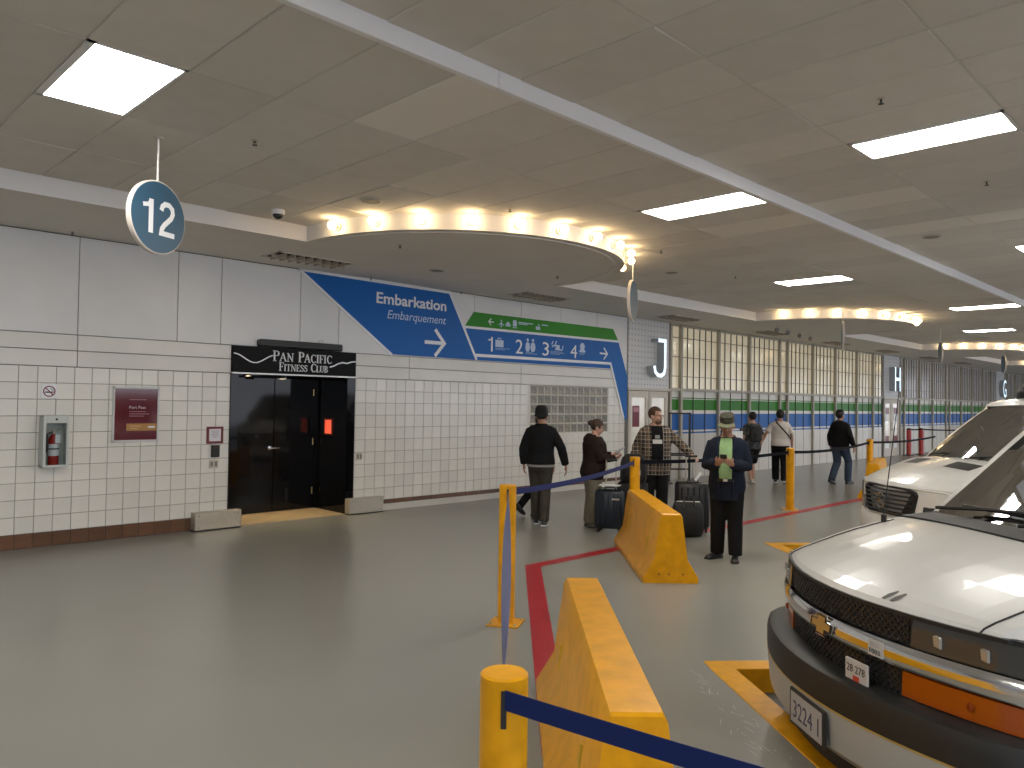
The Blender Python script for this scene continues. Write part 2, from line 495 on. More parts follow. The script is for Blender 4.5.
# brown skirting tiles on the left, brown strip over a white base on the right
BM = tile_mesh(TP, .168, 'skirting_tile', BROWN_TILE)
BB = tag(MB().box(-9, 4.88, WY+.006, WY+.02, 0, .172).build('baseboard_left', GROUT), kind='structure')
k = 0
while 4.88-TP*(k+.5) > -2:
    link('skirting_tile', BM, BB, (4.88-TP*(k+.5), WY-.004, .086)); k += 1
BR = tag(MB().box(6.93, 14.1, WY-.02, WY+.03, 0, .105).build('baseboard_right', BASE_WHITE), kind='structure')
SM = tile_mesh(TP*2, .064, 'skirting_tile', BROWN_TILE)
for k in range(18):
    link('skirting_tile', SM, BR, (6.945+TP*2*(k+.5), WY-.012, .14))
# two projecting bands, upper panels
def wall_panel(x0, x1, z0, z1, m, nm, dep=.03, g=.004):
    return MB().cbox(x0+g, x1-g, WY-.006, WY+dep, z0+g, z1-g, .004).build(nm, m, WALL)
for z0, z1 in ((2.147, 2.345), (2.345, 2.54)):
    for a, b in ((-8, -3), (-3, .6), (.6, 2.93), (2.93, 4.885), (6.915, 8.0), (8.0, 10.7), (10.7, 14.1)):
        wall_panel(a, b, z0, z1, BAND, 'band_panel')
seams = [-8, -5.6, -3.2, -.8, .52, 1.72, 2.925, 4.125, 4.72, 5.94, 6.61, 8.25, 9.46, 10.68, 11.84, 13.01, 14.1]
for a, b in zip(seams, seams[1:]):
    wall_panel(a, b, 2.54, 3.745, WALL_PANEL, 'wall_panel')
tag(MB().box(-9.3, -9, -7, WY+.3, -.02, 4.1).build('wall_left', WALL_PANEL), kind='structure')
tag(MB().box(60, 60.3, 2.9, WY+.3, -.02, 4.1).build('wall_right', WALL_PANEL), kind='structure')

# glass block window
WB = tag(MB().box(10.88, 13.51, WY+.011, WY+.06, 1.155, 2.147).build('window_1', mat('block_mortar', (.70, .67, .62), .8)), kind='structure')
bw, bh = 2.45/12, .957/5
gb = MB(); a, b = bw/2-.004, bh/2-.004
def ring(i, y): return [(-a+i, y, -b+i), (a-i, y, -b+i), (a-i, y, b-i), (-a+i, y, b-i)]
rings = [ring(0, .011), ring(0, .006), ring(.003, 0), ring(.006, .001), ring(.013, .009)]
gb.loft(rings, caps=False); GBM = gb.mesh('glass_block', BLOCK, 60)
core = MB().add(ring(.013, .009)+[(0, .004, 0)], [(0, 1, 4), (1, 2, 4), (2, 3, 4), (3, 0, 4)]).mesh('block_face', BLOCK_DARK, 80)
for i in range(12):
    for j in range(5):
        p = (10.985+bw*(i+.5), WY, 1.19+bh*(j+.5))
        o = link('glass_block', GBM, WB, p); link('block_face', core, o)

# ================================================================ alcove with the fitness club door
AX0, AX1, AY = 4.99, 6.78, 11.34
alc = MB()
alc.box(4.88, AX0, WY-.02, WY+.02, 0, 2.16); alc.box(AX1, 6.92, WY-.02, WY+.02, 0, 2.16)      # front jambs
alc.box(4.80, AX0, WY+.02, AY+.1, 0, 2.16); alc.box(AX1, AX1+.2, WY+.02, AY+.1, 0, 2.16)
alc.box(AX0, AX1, AY, AY+.1, 0, 2.16); alc.box(4.80, AX1+.2, WY+.02, AY+.1, 2.16, 2.2)
DOOR = tag(alc.build('door_1', BLACK_GLOSS), kind='structure')
MB().cbox(AX0+.10, AX0+1.02, AY-.035, AY, .02, 2.12, .004).build('door_leaf', BLACK_GLOSS, DOOR)
MB().cbox(AX0+1.03, AX1-.06, AY-.035, AY, .02, 2.12, .004).build('door_leaf', BLACK_GLOSS, DOOR)
hd = MB(); hd.tube([(5.95, AY-.035, 1.02), (5.95, AY-.09, 1.02)], .012, 10); hd.tube([(5.95, AY-.085, 1.02), (6.09, AY-.085, 1.02)], [.012, .009], 10)
hd.lathe([(0.001, 0), (.032, 0), (.032, .012), (.001, .014)], n=16, M=T(5.95, AY-.035, 1.02) @ rot('X', 90))
hd.build('lever_handle', CHROME, DOOR, 40)
for z in (.25, 1.05, 1.85):
    MB().tube([(AX1-.075, AY-.045, z), (AX1-.075, AY-.045, z+.11)], .010, 8).build('hinge', BRASSY, DOOR, 40)
MB().box(AX0, AX1, WY-.02, AY, 0, .012).build('threshold', mat('threshold_wood', (.45, .34, .20), .4, var=.1), DOOR)
dl = thing('alcove_downlight', 'small round warm downlight in the ceiling of the black doorway', 'ceiling light', (5.85, 10.78, 2.158))
MB().loft([[(r*math.cos(2*math.pi*k/24), r*math.sin(2*math.pi*k/24), z) for k in range(24)] for r, z in ((.056, .0), (.058, -.055), (.068, -.055), (.066, 0))], caps=False).build('baffle', BLACK_SATIN, dl, 40)
MB().lathe([(.001, -.002), (.055, -.002), (.055, -.005), (.001, -.006)], n=20).build('lens', emit_mat('downlight_lens', (1, .80, .50), 520), dl)
# sign fascia over the door
sg = thing('shop_sign', 'black fascia sign reading Pan Pacific Fitness Club above the dark doorway', 'sign', (4.885, WY-.03, 2.165))
MB().cbox(0, 2.03, -.02, .06, 0, .375, .006).build('sign_board', mat('sign_black', (.004, .004, .004), .5, spec=.15), sg)
MB().box(-.005, 2.035, -.026, .05, -.022, -.002).build('lower_trim', mat('trim_silver', (.72, .71, .70), .35, metal=.3), sg)
SER = {  # capitals with serifs: (strokes, width); a stroke is (x0,z0,x1,z1,thickness)
 'P': ([(.18,0,.18,1,.17),(.02,0,.36,0,.07),(.02,1,.4,1,.07),(.4,.98,.6,.9,.09),(.6,.9,.66,.74,.15),(.66,.74,.58,.56,.14),(.58,.56,.2,.48,.07)], .74),
 'A': ([(.06,0,.42,1,.08),(.42,1,.80,0,.17),(-.04,0,.2,0,.07),(.66,0,.96,0,.07),(.2,.36,.62,.36,.07)], .92),
 'N': ([(.16,0,.16,1,.08),(.14,1,.78,0,.17),(.78,0,.78,1,.08),(.02,0,.32,0,.07),(0,1,.2,1,.07),(.64,1,.94,1,.07)], .94),
 'C': ([(.78,.86,.62,.98,.08),(.62,.98,.40,1,.08),(.40,1,.2,.82,.12),(.2,.82,.13,.5,.17),(.13,.5,.2,.2,.17),(.2,.2,.42,0,.12),(.42,0,.64,.03,.08),(.64,.03,.80,.18,.08),(.79,.98,.79,.76,.06)], .86),
 'I': ([(.2,0,.2,1,.17),(.04,0,.36,0,.07),(.04,1,.36,1,.07)], .42),
 'F': ([(.18,0,.18,1,.17),(.02,0,.36,0,.07),(.02,1,.64,1,.07),(.64,1,.64,.8,.06),(.2,.52,.48,.52,.07),(.48,.62,.48,.42,.06)], .68),
 'T': ([(.38,0,.38,1,.17),(.22,0,.54,0,.07),(.02,1,.74,1,.07),(.03,1,.03,.78,.06),(.73,1,.73,.78,.06)], .78),
 'E': ([(.18,0,.18,1,.17),(.02,0,.66,0,.07),(.02,1,.62,1,.07),(.62,1,.62,.8,.06),(.67,0,.67,.22,.06),(.2,.52,.48,.52,.07),(.48,.62,.48,.42,.06)], .72),
 'S': ([(.56,.82,.48,.97,.08),(.48,.97,.26,.99,.08),(.26,.99,.11,.82,.11),(.11,.82,.18,.64,.14),(.18,.64,.5,.42,.17),(.5,.42,.6,.22,.14),(.6,.22,.44,.02,.11),(.44,.02,.2,.02,.08),(.2,.02,.08,.2,.08),(.57,.98,.57,.76,.05),(.07,.02,.07,.26,.05)], .66),
 'L': ([(.18,0,.18,1,.17),(.02,1,.36,1,.07),(.02,0,.64,0,.07),(.64,0,.64,.24,.06)], .66),
 'U': ([(.2,1,.2,.28,.17),(.2,.28,.3,.07,.14),(.3,.07,.5,0,.09),(.5,0,.68,.1,.08),(.68,.1,.74,.3,.08),(.74,.3,.74,1,.08),(.03,1,.37,1,.07),(.6,1,.88,1,.07)], .9),
 'B': ([(.18,0,.18,1,.17),(.02,0,.42,0,.07),(.02,1,.4,1,.07),(.4,1,.57,.9,.1),(.57,.9,.57,.66,.14),(.57,.66,.36,.54,.08),(.2,.53,.4,.53,.07),(.4,.54,.64,.4,.1),(.64,.4,.64,.14,.15),(.64,.14,.4,0,.1)], .76)}
def serif_text(words, x0, z0, hbig, hsmall, width, y):
    segs = []; x = 0
    for w in words:
        for i, ch in enumerate(w):
            h = hbig if i == 0 else hsmall
            st, wd = SER[ch]
            segs.append((st, x, h)); x += wd*h+.04*hsmall
        x += .42*hsmall
    k = width/(x-.42*hsmall)
    mb = MB()
    for st, xs, h in segs:
        for a, b_, c, d, t in st:
            p, q = Vector((x0+(xs+a*h)*k, z0+b_*h)), Vector((x0+(xs+c*h)*k, z0+d*h))
            e = (q-p).normalized(); n = Vector((-e.y, e.x))*t*h/2; e = e*t*h*.2
            mb.prism([tuple(p-e-n), tuple(q+e-n), tuple(q+e+n), tuple(p-e+n)], y, y+.006, 'y')
    return mb
for wd, x, z, hb, hs, w in (('PAN', .60, .185, .145, .118, .34), ('PACIFIC', 1.01, .185, .145, .118, .58), ('FITNESS', .70, .045, .118, .094, .47), ('CLUB', 1.22, .045, .118, .094, .30)):
    serif_text([wd], x, z, hb, hs, w, -.027).build('lettering', SIGN_WHITE, sg)
SILV = mat('silver_line', (.62, .62, .62), .3, metal=.4)
wv = MB()
stroke(wv, [(.01+.6*i/24, .215+.06*math.cos(i/24*6.0)-.012 if i > 0 else .262) for i in range(25)], .014, -.026, -.02)
wv.build('wave_line', SILV, sg); wv = MB()
stroke(wv, [(1.55, .13), (1.62, .15), (1.70, .19), (1.78, .21), (1.86, .20), (1.93, .225), (2.02, .235)], .018, -.026, -.02)
wv.build('wave_line', SILV, sg)
ab = thing('air_curtain', 'long black bar shaped air curtain above the fitness club sign', 'air curtain', (5.25, WY-.02, 2.545))
MB().cbox(0, 1.38, -.10, .02, 0, .105, .02).build('housing', BLACK_SATIN, ab)
MB().box(.04, 1.34, -.103, -.099, .03, .07).build('outlet', BLACK, ab)
MB().tube([(.98, -.04, .105), (.98, -.04, .14), (1.05, -.04, .15), (1.05, -.04, .10)], .008, 6).build('conduit', STEEL, ab)
# orange-red notice on the alcove's side wall
ns = thing('wall_notice', 'small glowing orange red notice on the right inner side of black doorway', 'notice', (AX1-.005, 10.93, 1.36))
MB().cbox(-.012, .004, -.14, .14, -.14, .14, .004).build('holder', mat('notice_holder', (.05, .006, .004), .3), ns)
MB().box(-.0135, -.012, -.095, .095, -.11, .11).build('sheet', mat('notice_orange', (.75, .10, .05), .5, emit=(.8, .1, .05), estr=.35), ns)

# ================================================================ ledge guards, wall fittings
def guard(x, label):
    g = thing('steel_guard', label, 'wall guard', (x, WY-.05, 0), group='steel guards beside the doorway')
    MB().cbox(0, .65, -.09, .055, .012, .25, .008).build('cover', STEEL, g)
    for xx in (.05, .60):
        for zz in (.05, .21):
            MB().lathe([(.001, .0), (.012, 0), (.010, .005), (.001, .006)], n=10, M=T(xx, -.09, zz) @ rot('X', 90)).build('screw', CHROME, g)
    MB().box(0, .65, -.085, .05, 0, .012).build('foot', BLACK, g)
guard(4.37, 'brushed steel corner guard at floor, left of the black doorway')
guard(6.78, 'brushed steel corner guard at floor, right of the black doorway')
def plate(x0, x1, z0, z1, label, cat, name, m, holes=2):
    p = thing(name, label, cat, ((x0+x1)/2, WY-.004, (z0+z1)/2))
    a, b = (x1-x0)/2, (z1-z0)/2
    MB().cbox(-a, a, -.010, .003, -b, b, .003).build('cover_plate', m, p)
    for i in range(holes):
        cx = (i-(holes-1)/2)*a*.9
        MB().cbox(cx-a*.3, cx+a*.3, -.014, -.009, -b*.6, b*.6, .002).build('socket_face', mat('socket_grey', (.2, .19, .17), .5), p)
plate(4.60, 4.73, .83, .945, 'small steel switch plate below the black card reader', 'switch', 'switch_plate', STEEL)
plate(6.975, 7.09, .84, .955, 'small steel outlet plate on tiles right of the black doorway', 'outlet', 'outlet_plate', STEEL)
cr = thing('card_reader', 'black card reader on tiles below the red framed notice', 'card reader', (4.68, WY-.004, 1.063))
MB().cbox(-.055, .055, -.035, .003, -.083, .083, .006).build('body', BLACK, cr)
MB().box(-.02, .02, -.037, -.034, .05, .06).build('indicator', mat('dull_led', (.1, .02, .02), .4), cr)
nf = thing('framed_notice', 'small white notice in red frame left of the black doorway', 'notice', (4.672, WY-.004, 1.285))
fr = MB()
for a in ((-.115, .115, -.115, -.085), (-.115, .115, .085, .115), (-.115, -.085, -.085, .085), (.085, .115, -.085, .085)):
    fr.cbox(a[0], a[1], -.02, .003, a[2], a[3], .003)
fr.build('frame', mat('frame_red', (.16, .012, .016), .35), nf)
MB().box(-.086, .086, -.008, -.002, -.086, .086).build('sheet', mat('paper', (.75, .72, .76), .5), nf)
ln = MB()
for i, w in enumerate((.11, .09, .12, .10, .05)): ln.box(-w/2, w/2, -.0095, -.008, .05-i*.022, .058-i*.022)
ln.build('print_lines', mat('print_grey', (.38, .36, .38), .6), nf)['kind'] = 'stuff'
# no smoking sign
nsm = thing('no_smoking_sign', 'square white no smoking sign with red ring on the tiles', 'sign', (2.636, WY-.004, 1.845))
MB().cbox(-.085, .085, -.006, .003, -.085, .085, .002).build('plate', SIGN_WHITE, nsm)
rg = MB(); n = 28
rg.loft([[(r*math.cos(2*math.pi*k/n), y, r*math.sin(2*math.pi*k/n)) for r, y in ((.066, -.006), (.066, -.009), (.053, -.009), (.053, -.006))] for k in range(n+1)], caps=False)
stroke(rg, [(-.042, .042), (.042, -.042)], .012, -.010, -.006)
rg.build('red_ring', mat('sign_red', (.20, .012, .03), .4), nsm)
cg = MB(); cg.box(-.045, .03, -.009, -.006, -.018, -.002); cg.box(.033, .045, -.009, -.006, -.018, -.002); stroke(cg, [(.04, .0), (.036, .016), (.02, .022), (.016, .036)], .006, -.009, -.006)
cg.build('cigarette', BLACK, nsm)
# extinguisher cabinet and extinguisher
CBX, CBZ = 2.68, 1.255
cb = thing('extinguisher_cabinet', 'grey white metal cabinet with clear front holding a fire extinguisher', 'cabinet', (CBX, WY-.004, CBZ))
GREYW = mat('cabinet_paint', (.48, .52, .49), .35)
m = MB(); w, h, d = .135, .305, .17
m.box(-w, -w+.012, -d, .003, -h, h); m.box(w-.012, w, -d, .003, -h, h); m.box(-w, w, -d, .003, -h, -h+.012); m.box(-w, w, -d, .003, h-.012, h); m.box(-w, w, -.01, .003, -h, h)
m.build('box', GREYW, cb)
m = MB(); m.cbox(-w, -w+.028, -d-.012, -d, -h, h, .003); m.cbox(w-.028, w, -d-.012, -d, -h, h, .003); m.cbox(-w+.028, w-.028, -d-.012, -d, h-.09, h, .003); m.cbox(-w+.028, w-.028, -d-.012, -d, -h, -h+.028, .003)
dr = m.build('door_frame', mat('cabinet_door', (.56, .58, .56), .35), cb)
MB().lathe([(.001, 0), (.014, 0), (.012, .008), (.001, .009)], n=12, M=T(0, -d-.012, h-.045) @ rot('X', 90)).build('lock', BLACK_SATIN, dr)
MB().box(-w+.028, w-.028, -d-.006, -d-.003, -h+.028, h-.09).build('pane', glass_mat('clear_glass', (.9, .92, .92), .8), cb)
ex = thing('fire_extinguisher', 'red fire extinguisher with white label band inside the wall cabinet', 'fire extinguisher', (CBX, WY-.085, CBZ-.293))
RED_E = mat('extinguisher_red', (.42, .02, .015), .25)
MB().lathe([(.001, 0), (.052, 0), (.056, .012), (.056, .30), (.048, .34), (.025, .365), (.02, .38), (.001, .38)], n=20).build('cylinder', RED_E, ex, 40)
MB().lathe([(.0572, .12), (.0572, .26)], n=20).build('label_band', SIGN_WHITE, ex, 40)
MB().lathe([(.0576, .195), (.0576, .21)], n=20).build('label_stripe', BLACK, ex, 40)
v = MB(); v.tube([(0, 0, .37), (0, 0, .42)], .018, 10); v.tube([(-.01, 0, .42), (.07, 0, .455)], .008, 6); v.tube([(-.01, 0, .40), (.07, 0, .415)], .008, 6); v.build('valve', STEEL, ex, 40)
MB().tube([(-.02, 0, .40), (-.07, 0, .38), (-.078, -.01, .28), (-.075, -.01, .16)], .011, 8).build('hose', BLACK, ex, 60)
MB().box(.0, .055, -.062, -.060, .27, .37).build('service_tag', SIGN_WHITE, ex)
# poster
po = thing('poster', 'dark red poster with gold strip in pale frame on the tiles', 'poster', (3.63, WY-.004, 1.57))
m = MB(); w, h = .285, .355
m.cbox(-w, w, -.018, .003, -h, -h+.028, .003); m.cbox(-w, w, -.018, .003, h-.028, h, .003); m.cbox(-w, -w+.024, -.018, .003, -h, h, .003); m.cbox(w-.024, w, -.018, .003, -h, h, .003)
m.build('frame', mat('poster_frame', (.62, .62, .60), .35), po)
MB().box(-w+.022, w-.022, -.007, .002, -h+.026, h-.026).build('sheet', mat('poster_red', (.115, .006, .016), .08, spec=.9), po)
text_mb('Port Pass', -.085, .072, .20, .036, .001, -.0085).build('lettering', mat('poster_white', (.8, .72, .74), .5), po)
m = MB()
for z, x1 in ((.185, .12), (.032, .12), (.002, .16), (-.026, .1)): m.box(-.085, x1, -.0085, -.007, z, z+.008)
m.build('print_lines', mat('poster_pink', (.48, .22, .26), .5), po)['kind'] = 'stuff'
gs = MB().box(-.115, w-.024, -.0085, -.007, -.21, -.118).build('gold_strip', mat('poster_gold', (.42, .20, .045), .4), po)
m = MB(); m.box(.15, .235, -.0098, -.0085, -.175, -.152); m.build('white_mark', SIGN_WHITE, gs)
m = MB(); m.box(-.07, .06, -.0098, -.0085, -.155, -.147); m.box(-.07, .03, -.0098, -.0085, -.185, -.178); m.build('print_lines', mat('poster_cream', (.7, .5, .25), .5), gs)['kind'] = 'stuff'

# ================================================================ embarkation wall graphic
mu = thing('wayfinding_mural', 'large blue and green Embarkation wayfinding graphic on the white wall', 'sign', (0, WY-.014, 0))
def poly(pts, name, m, y0=-.003, y1=.006, parent=None):
    return MB().prism(pts, y0, y1, 'y').build(name, m, parent or mu)
poly([(5.94, 3.735), (8.83, 3.708), (9.50, 2.556), (7.64, 2.56)], 'blue_panel', BLUE)
m = MB(); stroke(m, [(5.90, 3.742), (8.86, 3.72), (9.52, 2.56)], .05, -.005, .006); stroke(m, [(5.90, 3.742), (7.63, 2.55)], .04, -.005, .006)
m.build('white_border', SIGN_WHITE, mu)
poly([(9.44, 3.43), (9.235, 3.165), (13.75, 3.20), (13.57, 3.44)], 'green_band', GREEN)
poly([(9.25, 3.118), (13.77, 3.15), (14.10, 2.42), (14.10, 1.45), (14.02, 1.45), (13.53, 2.565), (9.52, 2.556)], 'blue_band', BLUE)
m = MB(); stroke(m, [(9.24, 3.142), (13.77, 3.175)], .045, -.005, .006); m.build('white_stripe', SIGN_WHITE, mu)
m = MB(); stroke(m, [(9.50, 2.645), (13.49, 2.675), (13.99, 1.47)], .055, -.005, .006); m.build('white_stripe', SIGN_WHITE, mu)
text_mb('Embarkation', 7.30, 3.375, 1.48, .185, .001, -.0045, bold=.022).build('lettering', SIGN_WHITE, mu)
text_mb('Embarquement', 7.52, 3.10, 1.26, .185, .001, -.0045, shear=.22).build('lettering', PALE_BLUE, mu)
def arrow(cx, cz, w, h, t, flip, m, parent=mu):
    mb = MB(); s = -1 if flip else 1
    stroke(mb, [(cx-s*w/2, cz), (cx+s*w/2-s*t*.4, cz)], t, -.005, -.003); stroke(mb, [(cx+s*(w*.02), cz+h/2), (cx+s*w/2, cz), (cx+s*(w*.02), cz-h/2)], t, -.0052, -.003)
    return mb.build('arrow', m, parent)
arrow(8.53, 2.81, .44, .46, .062, False, SIGN_WHITE)
arrow(13.24, 2.88, .26, .25, .035, False, SIGN_WHITE)
arrow(9.875, 3.285, .13, .12, .018, True, SIGN_WHITE)
m = MB(); stroke(m, [(9.90, 2.735), (9.90, 3.005)], .042, -.0045, -.003); stroke(m, [(9.90, 2.985), (9.875, 2.955), (9.81, 2.945)], .03, -.0045, -.003); m.build('numeral', SIGN_WHITE, mu)
for ch, x, w in (('2', 10.53, .195), ('3', 11.29, .185), ('4', 12.14, .21)):
    text_mb(ch, x, 2.735, w, .27, .001, -.0045).build('numeral', SIGN_WHITE, mu)
# pictograms: suitcase, officers, conveyor and hands, ship
m = MB(); m.box(9.99, 10.20, -.0045, -.003, 2.83, 2.96); stroke(m, [(10.055, 2.95), (10.055, 2.995), (10.135, 2.995), (10.135, 2.95)], .014, -.0045, -.003); m.build('suitcase_icon', PALE_BLUE, mu)
m = MB()
for cx, wd in ((10.86, .10), (11.01, .115)):
    m.lathe([(.001, 0), (.032, 0), (.032, .0015), (.001, .0015)], n=12, M=T(cx, -.003, 3.015) @ rot('X', 90))
    m.prism([(cx-wd/2, 2.95), (cx-wd*.62, 2.86), (cx-wd*.35, 2.79), (cx+wd*.35, 2.79), (cx+wd*.62, 2.86), (cx+wd/2, 2.95), (cx, 2.98)], -.0045, -.003, 'y')
m.build('people_icon', PALE_BLUE, mu)
m = MB(); stroke(m, [(11.56, 2.97), (11.60, 3.04)], .03, -.0045, -.003); stroke(m, [(11.57, 2.93), (11.66, 2.96), (11.70, 3.05)], .03, -.0045, -.003); m.box(11.68, 11.80, -.0045, -.003, 2.88, 2.97); stroke(m, [(11.66, 2.875), (11.88, 2.875), (11.91, 2.97)], .022, -.0045, -.003); m.build('screening_icon', PALE_BLUE, mu)
m = MB(); m.prism([(12.41, 2.89), (12.44, 2.865), (12.60, 2.865), (12.63, 2.89), (12.58, 2.92), (12.60, 3.00), (12.555, 3.06), (12.485, 3.06), (12.44, 3.00), (12.46, 2.92)], -.0045, -.003, 'y'); m.build('ship_icon', PALE_BLUE, mu)
m = MB()
for x, w, z in ((9.99, .38, 2.80), (9.99, .25, 2.775), (10.80, .2, 2.765), (10.80, .34, 2.742), (11.52, .38, 2.825), (11.52, .42, 2.80), (11.52, .3, 2.775), (12.42, .2, 2.84), (12.42, .16, 2.815)):
    m.box(x, x+w, -.0042, -.003, z, z+.013)
m.build('caption_lines', mat('faint_print', (.22, .36, .60), .4), mu)['kind'] = 'stuff'
m = MB(); cx, cz = 10.135, 3.275
m.box(cx-.012, cx+.012, -.0045, -.003, cz-.06, cz+.07); m.prism([(cx, cz+.02), (cx+.07, cz-.02), (cx+.07, cz-.035), (cx, cz-.01), (cx-.07, cz-.035), (cx-.07, cz-.02)], -.0046, -.003, 'y'); m.prism([(cx, cz-.04), (cx+.03, cz-.065), (cx-.03, cz-.065)], -.0046, -.003, 'y')
m.build('aeroplane_icon', PALE_BLUE, mu)
m = MB(); m.box(10.25, 10.38, -.0045, -.003, 3.235, 3.285); m.prism([(10.27, 3.285), (10.29, 3.32), (10.34, 3.32), (10.36, 3.285)], -.0045, -.003, 'y'); m.build('taxi_icon', PALE_BLUE, mu)
m = MB(); m.prism([(10.445, 3.25), (10.445, 3.35), (10.47, 3.37), (10.525, 3.37), (10.55, 3.35), (10.55, 3.25)], -.0045, -.003, 'y'); stroke(m, [(10.44, 3.225), (10.555, 3.225)], .015, -.0045, -.003); m.build('train_icon', PALE_BLUE, mu)
m = MB(); m.box(11.085, 11.21, -.0045, -.003, 3.235, 3.30); m.lathe([(.001, 0), (.02, 0), (.02, .0015), (.001, .0015)], n=10, M=T(11.17, -.003, 3.33) @ rot('X', 90)); m.build('parking_icon', PALE_BLUE, mu)
m = MB(); m.box(10.60, 11.0, -.0042, -.003, 3.325, 3.345); m.box(11.255, 11.44, -.0042, -.003, 3.33, 3.35); m.box(10.60, 10.85, -.0042, -.003, 3.30, 3.315); m.build('caption_lines', PALE_BLUE, mu)['kind'] = 'stuff'

# ================================================================ window wall
def fbox(m, x0, x1, z0, z1, y0, y1): m.box(x0, x1, y0, y1, z0, z1)
WN = [2]
BARS = mat('screen_bar', (.085, .08, .065), .5)
def bay(x0, x1, pane):
    """one window bay: mullion, transom, barred upper pane, banded film below"""
    m = MB()
    m.box(x0-.04, x0+.04, WY-.06, WY+.06, 0, 3.76); m.box(x0+.045, x1-.045, WY-.05, WY+.06, 2.13, 2.20); m.box(x0+.045, x1-.045, WY-.03, WY+.06, 3.70, 3.76)
    w = tag(m.build('window_%d' % WN[0], MULL), kind='structure'); WN[0] += 1
    a, b = x0+.045, x1-.045
    MB().box(a, b, WY+.02, WY+.03, 2.20, 3.70).build('pane', pane, w)
    nb = max(1, round((b-a)/.285)); g = MB()
    for i in range(1, nb):
        xx = a+(b-a)*i/nb; g.box(xx-.007, xx+.007, WY-.012, WY+.012, 2.20, 3.70)
    for zz in (2.49, 2.96, 3.43): g.box(a, b, WY-.016, WY+.008, zz-.007, zz+.007)
    g.build('screen_bars', BARS, w)
    for nm, z0, z1, mt in (('white_film', 1.975, 2.13, FILM_WHITE), ('green_film', 1.665, 1.93, FILM_GREEN), ('white_film', 1.575, 1.665, FILM_WHITE), ('blue_film', 1.175, 1.575, FILM_BLUE), ('white_film', 1.13, 1.175, FILM_WHITE), ('blue_film', 1.09, 1.13, FILM_BLUE), ('green_film', 1.95, 1.975, FILM_GREEN), ('white_film', 1.93, 1.95, FILM_WHITE)):
        MB().box(a, b, WY+.01, WY+.02, z0, z1).build(nm, mt, w)
    MB().box(a, b, WY-.005, WY+.02, 0, 1.09).build('base_panel', BASE_WHITE, w)
    if nb > 2:
        g = MB()
        for i in range(2, nb, 2):
            xx = a+(b-a)*i/nb; g.box(xx-.007, xx+.007, WY-.008, WY+.01, 0, 2.13)
        g.build('joint_bars', BARS, w)
PERF = perforated_mat()
DN = [2]
def letter_block(x0, x1, ch, lx0, lx1, label, lit=True):
    m = MB(); m.box(x0, x1, WY-.03, WY+.06, 2.17, 3.76)
    w = tag(m.build('wall_panel_%s' % ('front' if ch == 'J' else 'far'), PERF), kind='structure')
    w.name = 'trim_%d' % (20+DN[0])
    MB().box(x0-.02, x1+.02, WY-.06, WY+.06, 2.11, 2.17).build('head_beam', MULL_PALE, w)
    l = thing('channel_letter', label, 'letter sign', ((lx0+lx1)/2, WY-.03, 2.42), group='illuminated zone letters')
    wd = lx1-lx0
    side = mat('letter_side_grey', (.42, .46, .49), .4); face = mat('letter_face', (.75, .85, .9), .3, emit=(.62, .82, 1), estr=.55)
    if ch == 'J':
        path = [(-wd*.12, .858), (wd*.42, .858), (wd*.42, .24), (wd*.34, .10), (wd*.12, .045), (-wd*.14, .05), (-wd*.33, .12), (-wd*.42, .26)]
        m1, m2 = MB(), MB(); stroke(m1, path, .085, -.20, 0); stroke(m2, path, .085, -.204, -.2)
        m1.build('letter_side', side, l); m2.build('letter_face', face, l)
    else:
        text_mb(ch, -wd/2, 0, wd, .90, .20, -.20).build('letter_side', side, l)
        text_mb(ch, -wd/2, 0, wd, .90, .0, -.203).build('letter_face', face, l)
    xm = (x0+x1)/2
    for a, b in ((x0+.03, xm-.01), (xm+.01, x1-.03)):
        f = MB()
        f.box(a, a+.11, WY-.03, WY+.03, 0, 2.10); f.box(b-.11, b, WY-.03, WY+.03, 0, 2.10); f.box(a+.11, b-.11, WY-.03, WY+.03, 1.95, 2.10); f.box(a+.11, b-.11, WY-.03, WY+.03, 0, .30)
        d = tag(f.build('door_%d' % DN[0], MULL_PALE), kind='structure'); DN[0] += 1
        MB().box(a+.11, b-.11, WY+.0, WY+.01, .30, 1.95).build('pane', mat('door_glass', (.62, .60, .54), .08, spec=.6, var=.2, vscale=2, emit=(1, .9, .75), estr=.08), d)
        hx = b-.06 if a < xm-.3 else a+.06
        MB().tube([(hx, WY-.03, .95), (hx, WY-.075, .95), (hx, WY-.075, 1.25), (hx, WY-.03, 1.25)], .011, 8).build('pull_handle', STEEL, d, 50)
X0J = [14.12, 29.83, 45.54]
letter_block(14.12, 15.74, 'J', 14.80, 15.32, 'glowing pale letter J on white perforated panel over double doors')
# mullion spacing repeats between the letter panels
offs = [15.80, 16.27, 18.05, 19.69, 21.50, 22.00, 23.75, 25.46, 27.27, 28.75, 29.70]
for a, b in zip(offs, offs[1:]): bay(a, b, PANE_CREAM)
letter_block(29.83, 31.45, 'H', 30.36, 30.94, 'glowing pale letter H on the far perforated panel behind red stanchions')
for a, b in zip(offs, offs[1:]): bay(a+15.71, b+15.71, PANE_GREY)
letter_block(45.54, 47.16, 'G', 46.05, 46.65, 'glowing pale letter G on the farthest perforated panel, above the white van')
for a, b in zip(offs[:8], offs[1:8]): bay(a+31.42, b+31.42, PANE_GREY)
tag(MB().box(14.12, 60, WY+.08, WY+.3, -.02, 3.95).build('wall_back', mat('void_dark', (.10, .095, .085), .9)), kind='structure')
pr = thing('door_poster', 'dark red poster on the cream door below letter J', 'poster', (14.46, WY-.005, 1.52))
MB().cbox(-.13, .13, -.006, .004, -.24, .24, .002).build('sheet', mat('poster_wine', (.16, .008, .02), .3), pr)
